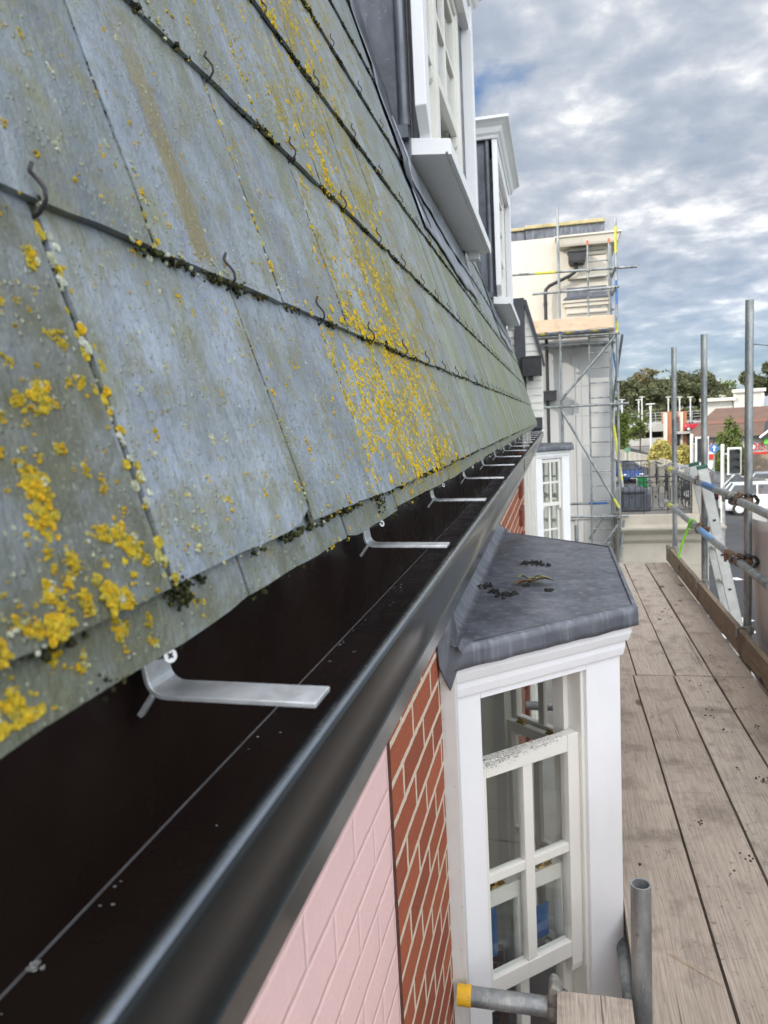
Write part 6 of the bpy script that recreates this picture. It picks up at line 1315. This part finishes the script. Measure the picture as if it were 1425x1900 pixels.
def lamp(px, ptop, Y, label, s=1.0, col=None):
    c = at(px, ptop, Y); t_ = thing('street_lamp', label, 'street lamp', (c.x, Y, ZG), 'lamps about the car park')
    b = MB(); b.tube([(c.x, Y, ZG), (c.x, Y, c.z - 0.5)], [0.10 * s, 0.07 * s], 10); obj('post', b, varied('lamp_post', (0.55, 0.56, 0.57), 0.5, 0.1), t_)
    b = MB(); b.tube([(c.x, Y, c.z - 0.5), (c.x, Y, c.z - 0.05), (c.x, Y, c.z), (c.x, Y, c.z + 0.06)], [0.09 * s, 0.14 * s, 0.42 * s, 0.36 * s], 16); obj('lamp_head', b, varied('lamp_head', (0.62, 0.62, 0.60), 0.5, 0.05), t_)
lamp(1207, 750, 70, 'tall pale street lamp with round flat head before the car park', 1.0)
for (px, pt, Y, lb) in ((1154, 742, 118, 'slim lamp at far left of the car park roof, above the ivy wall'), (1185, 742, 118, 'slim lamp on the car park roof, left one of the close pair'), (1191, 737, 116, 'slim lamp on the car park roof, right one of the close pair'), (1240, 737, 116, 'slim lamp on the car park roof just above the orange tower'), (1261, 737, 116, 'slim lamp on the car park roof between the two brick towers'), (1281, 737, 116, 'slim lamp on the car park roof right of the brick towers'), (1340, 735, 116, 'slim lamp poking above the white building')):
    lamp(px, pt, Y, lb, 1.1)

shop = thing('shop_building', 'low shop with brown tiled hipped roof and red and white window posters', 'shop', (16, 60, ZG))
ea = at(1281, 813, 58); eb = at(1500, 809, 58); r0_ = at(1328, 758, 66); r1_ = at(1520, 748, 66); ez = ea.z
TILE = varied('brown_roof_tile', (0.125, 0.075, 0.055), 0.9, 0.14, 1.2, 0, 0.5, 12)
b = MB(); P0 = Vector((ea.x, 58, ez)); P1 = Vector((eb.x, 58, ez)); Q0 = Vector((r0_.x, 66, r0_.z)); Q1 = Vector((r1_.x, 66, r0_.z)); B0 = Vector((ea.x * 74 / 58 * 1.0, 74, ez)); B1 = Vector((eb.x, 74, ez))
b.add([P0, P1, Q1, Q0, B0, B1], [(0, 1, 2, 3), (4, 0, 3), (5, 4, 3, 2), (1, 5, 2)]); obj('roof', b, TILE, shop)
b = MB(); t_ = 0.42; b.add([P0.lerp(Q0, t_) + Vector((0, -.03, .02)), P1.lerp(Q1, t_) + Vector((0, -.03, .02)), P1.lerp(Q1, t_ + 0.12) + Vector((0, -.03, .02)), P0.lerp(Q0, t_ + 0.12) + Vector((0, -.03, .02))], [(0, 1, 2, 3)]); obj('tile_band', b, varied('red_roof_tile', (0.165, 0.082, 0.055), 0.9, 0.12, 2), shop)
b = MB(); b.pz([(ea.x + 0.5, 58.6), (eb.x, 58.6), (eb.x, 73.5), (ea.x * 73.5 / 58 + 0.5, 73.5)], ZG, ez); obj('wall', b, varied('shop_wall', (0.66, 0.64, 0.60), 0.8, 0.06, 0.6), shop)
b = MB(); b.box(ea.x - .1, eb.x, 57.95, 58.1, ez - 0.16, ez); obj('fascia_board', b, BLACK, shop)
REDP = varied('red_poster', (0.55, 0.03, 0.02), 0.5, 0.1); GRNP = varied('green_fascia', (0.13, 0.50, 0.05), 0.5, 0.08); WHT = varied('white_poster', (0.75, 0.75, 0.74), 0.5, 0.04); TEAL = varied('teal_panel', (0.06, 0.33, 0.33), 0.5, 0.1)
def panel(nm, x0p, y0p, x1p, y1p, Y, m): p = at(x0p, y0p, Y); q_ = at(x1p, y1p, Y); b = MB(); b.box(p.x, q_.x, Y, Y + 0.04, q_.z, p.z); return obj(nm, b, m, shop)
panel('poster', 1308, 822, 1333, 842, 58.5, WHT); panel('poster', 1388, 822, 1412, 834, 58.5, WHT); panel('red_banner', 1393, 839, 1445, 846, 58.5, REDP); panel('red_banner', 1308, 843, 1330, 852, 58.5, REDP)
panel('green_sign', 1418, 805, 1470, 822, 57.6, GRNP); panel('teal_window', 1424, 823, 1470, 834, 58.5, TEAL); panel('green_panel', 1330, 815, 1352, 825, 58.45, GRNP)
c = at(1321, 829, 58.45); text('BK', 1.05, Matrix(((1, 0, 0, c.x), (0, 0, -1, 58.44), (0, 1, 0, c.z), (0, 0, 0, 1))), 'poster_lettering', REDP, shop, 0.02)
c = at(1405, 829, 58.45); text('DIS', 0.75, Matrix(((1, 0, 0, c.x), (0, 0, -1, 58.44), (0, 1, 0, c.z), (0, 0, 0, 1))), 'poster_lettering', REDP, shop, 0.02)
p = at(1412, 812, 57.4); q_ = at(1430, 780, 57.4); b = MB(); b.add([(p.x, 57.4, p.z - 0.05), (p.x + 3, 57.4, p.z - 0.05), (p.x + 3, 57.4, q_.z + 1.2), (p.x, 61, p.z), (p.x + 3, 62, q_.z + 1.2)], [(0, 1, 2), (0, 2, 4, 3)]); obj('gablet', b, varied('dark_gablet', (0.03, 0.03, 0.035), 0.4, 0.1), shop)
b = MB(); b.tube([(p.x - 0.1, 57.35, p.z), (p.x + 3, 57.35, q_.z + 1.3)], 0.08, 6); obj('barge_board', b, WHT, shop)

wb = thing('white_building', 'plain white stepped building behind the shop roof', 'building', (22, 86, ZG))
WB = varied('cream_cladding', (0.50, 0.48, 0.44), 0.85, 0.05, 0.4)
for nm, (a, c, t0) in (('low_block', (1300, 1360, 745)), ('high_block', (1360, 1416, 728))):
    p = at(a, t0, 86); q_ = at(c, t0, 86); b = MB(); y_ = 86 if nm[0] == 'l' else 85.6; b.pz([(p.x, y_), (q_.x, y_), (q_.x * 1.16, 100), (p.x * 1.165, 100)], ZG, p.z); obj(nm, b, WB, wb); b = MB(); b.box(p.x - .1, q_.x + .1, 85.3, 86.1, p.z - 0.05, p.z + 0.28); obj('parapet', b, RENDER, wb)
p = at(1415, 735, 88); q_ = at(1520, 735, 88); b = MB(); b.box(p.x, q_.x, 88, 100, ZG, p.z); obj('grey_block', b, varied('grey_cladding', (0.40, 0.44, 0.50), 0.6, 0.05), wb)
b = MB(); p = at(1416, 730, 85.2); b.tube([(p.x, 85.2, p.z), (p.x, 85.2, p.z - 0.5), (p.x - 0.3, 85.2, p.z - 1.2), (p.x - 0.3, 85.2, ZG)], 0.12, 8); obj('downpipe', b, WHT, wb)

# trees and shrubs
GR1 = m_leaf('dark_green_foliage', [(0.032, 0.038, 0.018), (0.055, 0.065, 0.028), (0.085, 0.092, 0.042), (0.125, 0.125, 0.06)])
GR2 = m_leaf('autumn_foliage', [(0.05, 0.05, 0.018), (0.11, 0.095, 0.04), (0.18, 0.14, 0.07), (0.08, 0.085, 0.03)])
GR3 = m_leaf('light_green_foliage', [(0.04, 0.06, 0.012), (0.08, 0.11, 0.02), (0.12, 0.15, 0.035)]); GY = m_leaf('golden_foliage', [(0.22, 0.19, 0.04), (0.36, 0.31, 0.08), (0.46, 0.40, 0.14), (0.30, 0.26, 0.06)])
BARK = varied('bark', (0.07, 0.055, 0.04), 0.95, 0.3, 2)
def leafcloud(c, rad, n_, sz, m, name, parent, seed, lobes=9, holl=0.35, low=0.0):
    rr = random.Random(seed); L_ = []
    for i in range(lobes):
        d = Vector((rr.gauss(0, 1), rr.gauss(0, 1), rr.gauss(0, 0.8))).normalized() * rr.uniform(0.25, 0.72); L_.append((Vector((d.x * rad[0], d.y * rad[1], d.z * rad[2])), rr.uniform(0.26, 0.5)))
    b = MB()
    for i in range(n_):
        lc, lr_ = L_[rr.randrange(lobes)]; d = Vector((rr.gauss(0, 1), rr.gauss(0, 1), rr.gauss(0, 1))).normalized() * (rr.random() ** 0.45)
        p = lc + Vector((d.x * rad[0] * lr_, d.y * rad[1] * lr_, d.z * rad[2] * lr_))
        if noise.noise(p * (2.2 / rad[0]) + Vector((seed, 0, 0))) < -holl: continue
        s = sz * rr.uniform(0.5, 1.4); u = Vector((rr.gauss(0, 1), rr.gauss(0, 1), rr.gauss(0, 1))).normalized(); w = u.orthogonal().normalized(); q_ = Vector(c) + p
        b.add([q_ - u * s, q_ - w * s * 0.6, q_ + u * s, q_ + w * s * 0.6], [(0, 1, 2, 3)])
    return obj(name, b, m, parent), L_
def tree(px, ptop, Y, pw, m, label, seed, n_=3800, sz=0.34, group='trees beyond the car park', zb=ZG, cr=0.62, kind='tree', holl=0.35, lob=11):
    top = at(px, ptop, Y); rx = pw / 1400 * Y / 2; Ht_ = top.z - zb; t_ = thing('leafy_tree', label, 'tree', (top.x, Y, zb), group); ch = Ht_ * cr / 2
    c = Vector((top.x, Y, top.z - ch * 0.93)); o, L_ = leafcloud(c, (rx, rx, ch), n_, sz, m, 'crown', t_, seed, lob, holl)
    b = MB(); b.tube([(top.x, Y, zb), (top.x + 0.1, Y, zb + Ht_ * 0.35), (top.x, Y, c.z + ch * 0.2)], [0.03 * Ht_ * 0.6, 0.02 * Ht_ * 0.6, 0.05], 8)
    for (lc, lr_) in L_: b.tube([(top.x, Y, zb + Ht_ * 0.38), Vector((top.x, Y, c.z)) * 0.5 + (c + lc) * 0.5 + Vector((0, 0, -ch * 0.3)), c + lc], [0.012 * Ht_, 0.008 * Ht_, 0.02], 5)
    obj('trunk', b, BARK, t_)
    return t_
TR = [(1252, 706, 146, 70, GR1, 'dark tree between the two round trees behind the farthest pole', 3200), (1300, 700, 152, 66, GR2, 'brown-green tree just left of the second pole', 3000), (1332, 716, 147, 50, GR1, 'low dark tree right of the second pole', 2000), (1172, 698, 150, 62, GR1, 'green tree at the left end of the tree line beside the far scaffold', 3600), (1203, 670, 155, 74, GR2, 'brownish thinning tree standing left of the dark round trees', 3400), (1236, 690, 150, 56, GR1, 'dark green tree behind the farthest scaffold pole', 3800), (1270, 672, 148, 100, GR1, 'largest dark green round tree behind the car park', 7000),
      (1215, 712, 140, 70, GR1, 'lower green tree in front of the brownish tree', 3600), (1182, 722, 138, 60, GR1, 'lower dark green tree above the car park left end', 3000), (1319, 690, 150, 42, GR1, 'narrow tree right of the second scaffold pole', 1700), (1350, 695, 158, 36, GR3, 'small light green tree standing alone against the sky', 900), (1418, 665, 140, 70, GR1, 'dark tree right of the nearest scaffold pole', 4200), (1470, 660, 140, 80, GR1, 'dark tree at the right edge of the view', 3000)]
for i, (px, pt, Y, pw, m, lb, n_) in enumerate(TR): tree(px, pt, Y, pw * 1.2, m, lb, i + 3, int(n_ * 2.2), holl=0.22 if m is not GR3 else 0.10, sz=0.25)
hd = MB(); rr = random.Random(5)
def hedge(name, p, q_, h, dpt, n_, m, label, sz, cat='hedge', grp=None):
    t_ = thing(name, label, cat, (p.x, p.y, ZG), grp); b = MB()
    for i in range(n_):
        t = rr.random(); c = p.lerp(q_, t); z = ZG + (h + 0.08 * h * noise.noise(Vector((t * 14, 0, 3)))) * rr.random() ** 0.6; s = sz * rr.uniform(0.5, 1.3); u = Vector((rr.gauss(0, 1), rr.gauss(0, 1), rr.gauss(0, 1))).normalized(); w = u.orthogonal().normalized(); k = Vector((c.x + rr.gauss(0, dpt * .2), c.y + rr.uniform(-dpt, dpt) / 2, z)); b.add([k - u * s, k - w * s * .6, k + u * s, k + w * s * .6], [(0, 1, 2, 3)])
    obj('foliage', b, m, t_); b = MB(); b.obox((p + q_) / 2 + Vector((0, 0, h * 0.4)), (q_ - p) / 2, Vector((0, dpt * 0.25, 0)), Vector((0, 0, h * 0.4))); obj('stems', b, BARK, t_)
p = at(1308, 735, 128); q_ = at(1400, 735, 128); ht = p.z - ZG; p.z = q_.z = ZG; hedge('tall_hedge', p, q_, ht, 3, 2600, GR1, 'long dark clipped hedge between white building and trees', 0.4)
p = at(1141, 769, 99.5); q_ = at(1163, 769, 99.5); ht = p.z - ZG; p.z = q_.z = ZG; hedge('ivy', p, q_, ht, 1.0, 3000, GR3, 'green ivy covering the wall at the car park corner', 0.22, 'ivy')
p = at(1148, 770, 130); q_ = at(1310, 745, 130); ht = p.z - ZG + 0.5; p.z = q_.z = ZG; hedge('shrub_belt', p, q_, ht, 4, 6000, GR1, 'belt of green shrubs below the trees behind the car park', 0.42, 'shrubs')
tree(1186, 756, 88, 46, GR3, 'young pale green tree beside the tall street lamp', 41, 1500, 0.14, 'small street trees', cr=0.85, lob=16, holl=0.2)
tree(1352, 765, 54, 56, GR3, 'young tree with airy crown in front of the shop roof', 42, 2300, 0.12, 'small street trees', cr=0.88, lob=16, holl=0.2)
def bush(px, ptop, pw, Y, m, label, seed, n_, sz, grp=None):
    top = at(px, ptop, Y); rx = pw / 1400 * Y / 2; h = (top.z - ZG); t_ = thing('round_bush', label, 'bush', (top.x, Y, ZG), grp); b = MB(); r_ = random.Random(seed)
    for i in range(n_):
        d = Vector((r_.gauss(0, 1), r_.gauss(0, 1), abs(r_.gauss(0, 1)))).normalized(); k = r_.uniform(0.80, 1.03) * (1 + 0.10 * noise.noise(d * 3 + Vector((seed, 0, 0)))); q2_ = Vector((top.x + d.x * rx * k, Y + d.y * rx * k, ZG + 0.15 * h + d.z * h * 0.85 * k)); s = sz * r_.uniform(.5, 1.4); u = Vector((r_.gauss(0, 1), r_.gauss(0, 1), r_.gauss(0, 1))).normalized(); w = u.orthogonal().normalized(); b.add([q2_ - u * s, q2_ - w * s * .5, q2_ + u * s, q2_ + w * s * .5], [(0, 1, 2, 3)])
    obj('foliage', b, m, t_); b = MB(); b.blob((top.x, Y, ZG + 0.3 * h), rx * 0.8, rx * 0.8, h * 0.62, seed, 12, 8, 0.1); obj('branches', b, BARK, t_)
bush(1227, 818, 46, 66, GY, 'larger golden round bush behind the pale railing', 1, 3600, 0.13, 'golden bushes'); bush(1268, 826, 32, 64, GY, 'smaller golden round bush behind the farthest pole', 2, 2400, 0.13, 'golden bushes')
bush(1342, 825, 34, 52, GR3, 'green and white flowering shrub under the young tree', 5, 1800, 0.10); bush(1372, 825, 30, 53, GR3, 'green shrub behind the traffic light', 6, 1500, 0.10)
b = MB(); w0 = at(1425, 641, 12); b.tube([(w0.x + 6, 14, w0.z - 0.1), (w0.x, 12, w0.z), at(1392, 638, 11)], 0.006, 6); 
single('overhead_cable', b, BLACK, 'thin overhead cable running off from the nearest pole', 'cable')
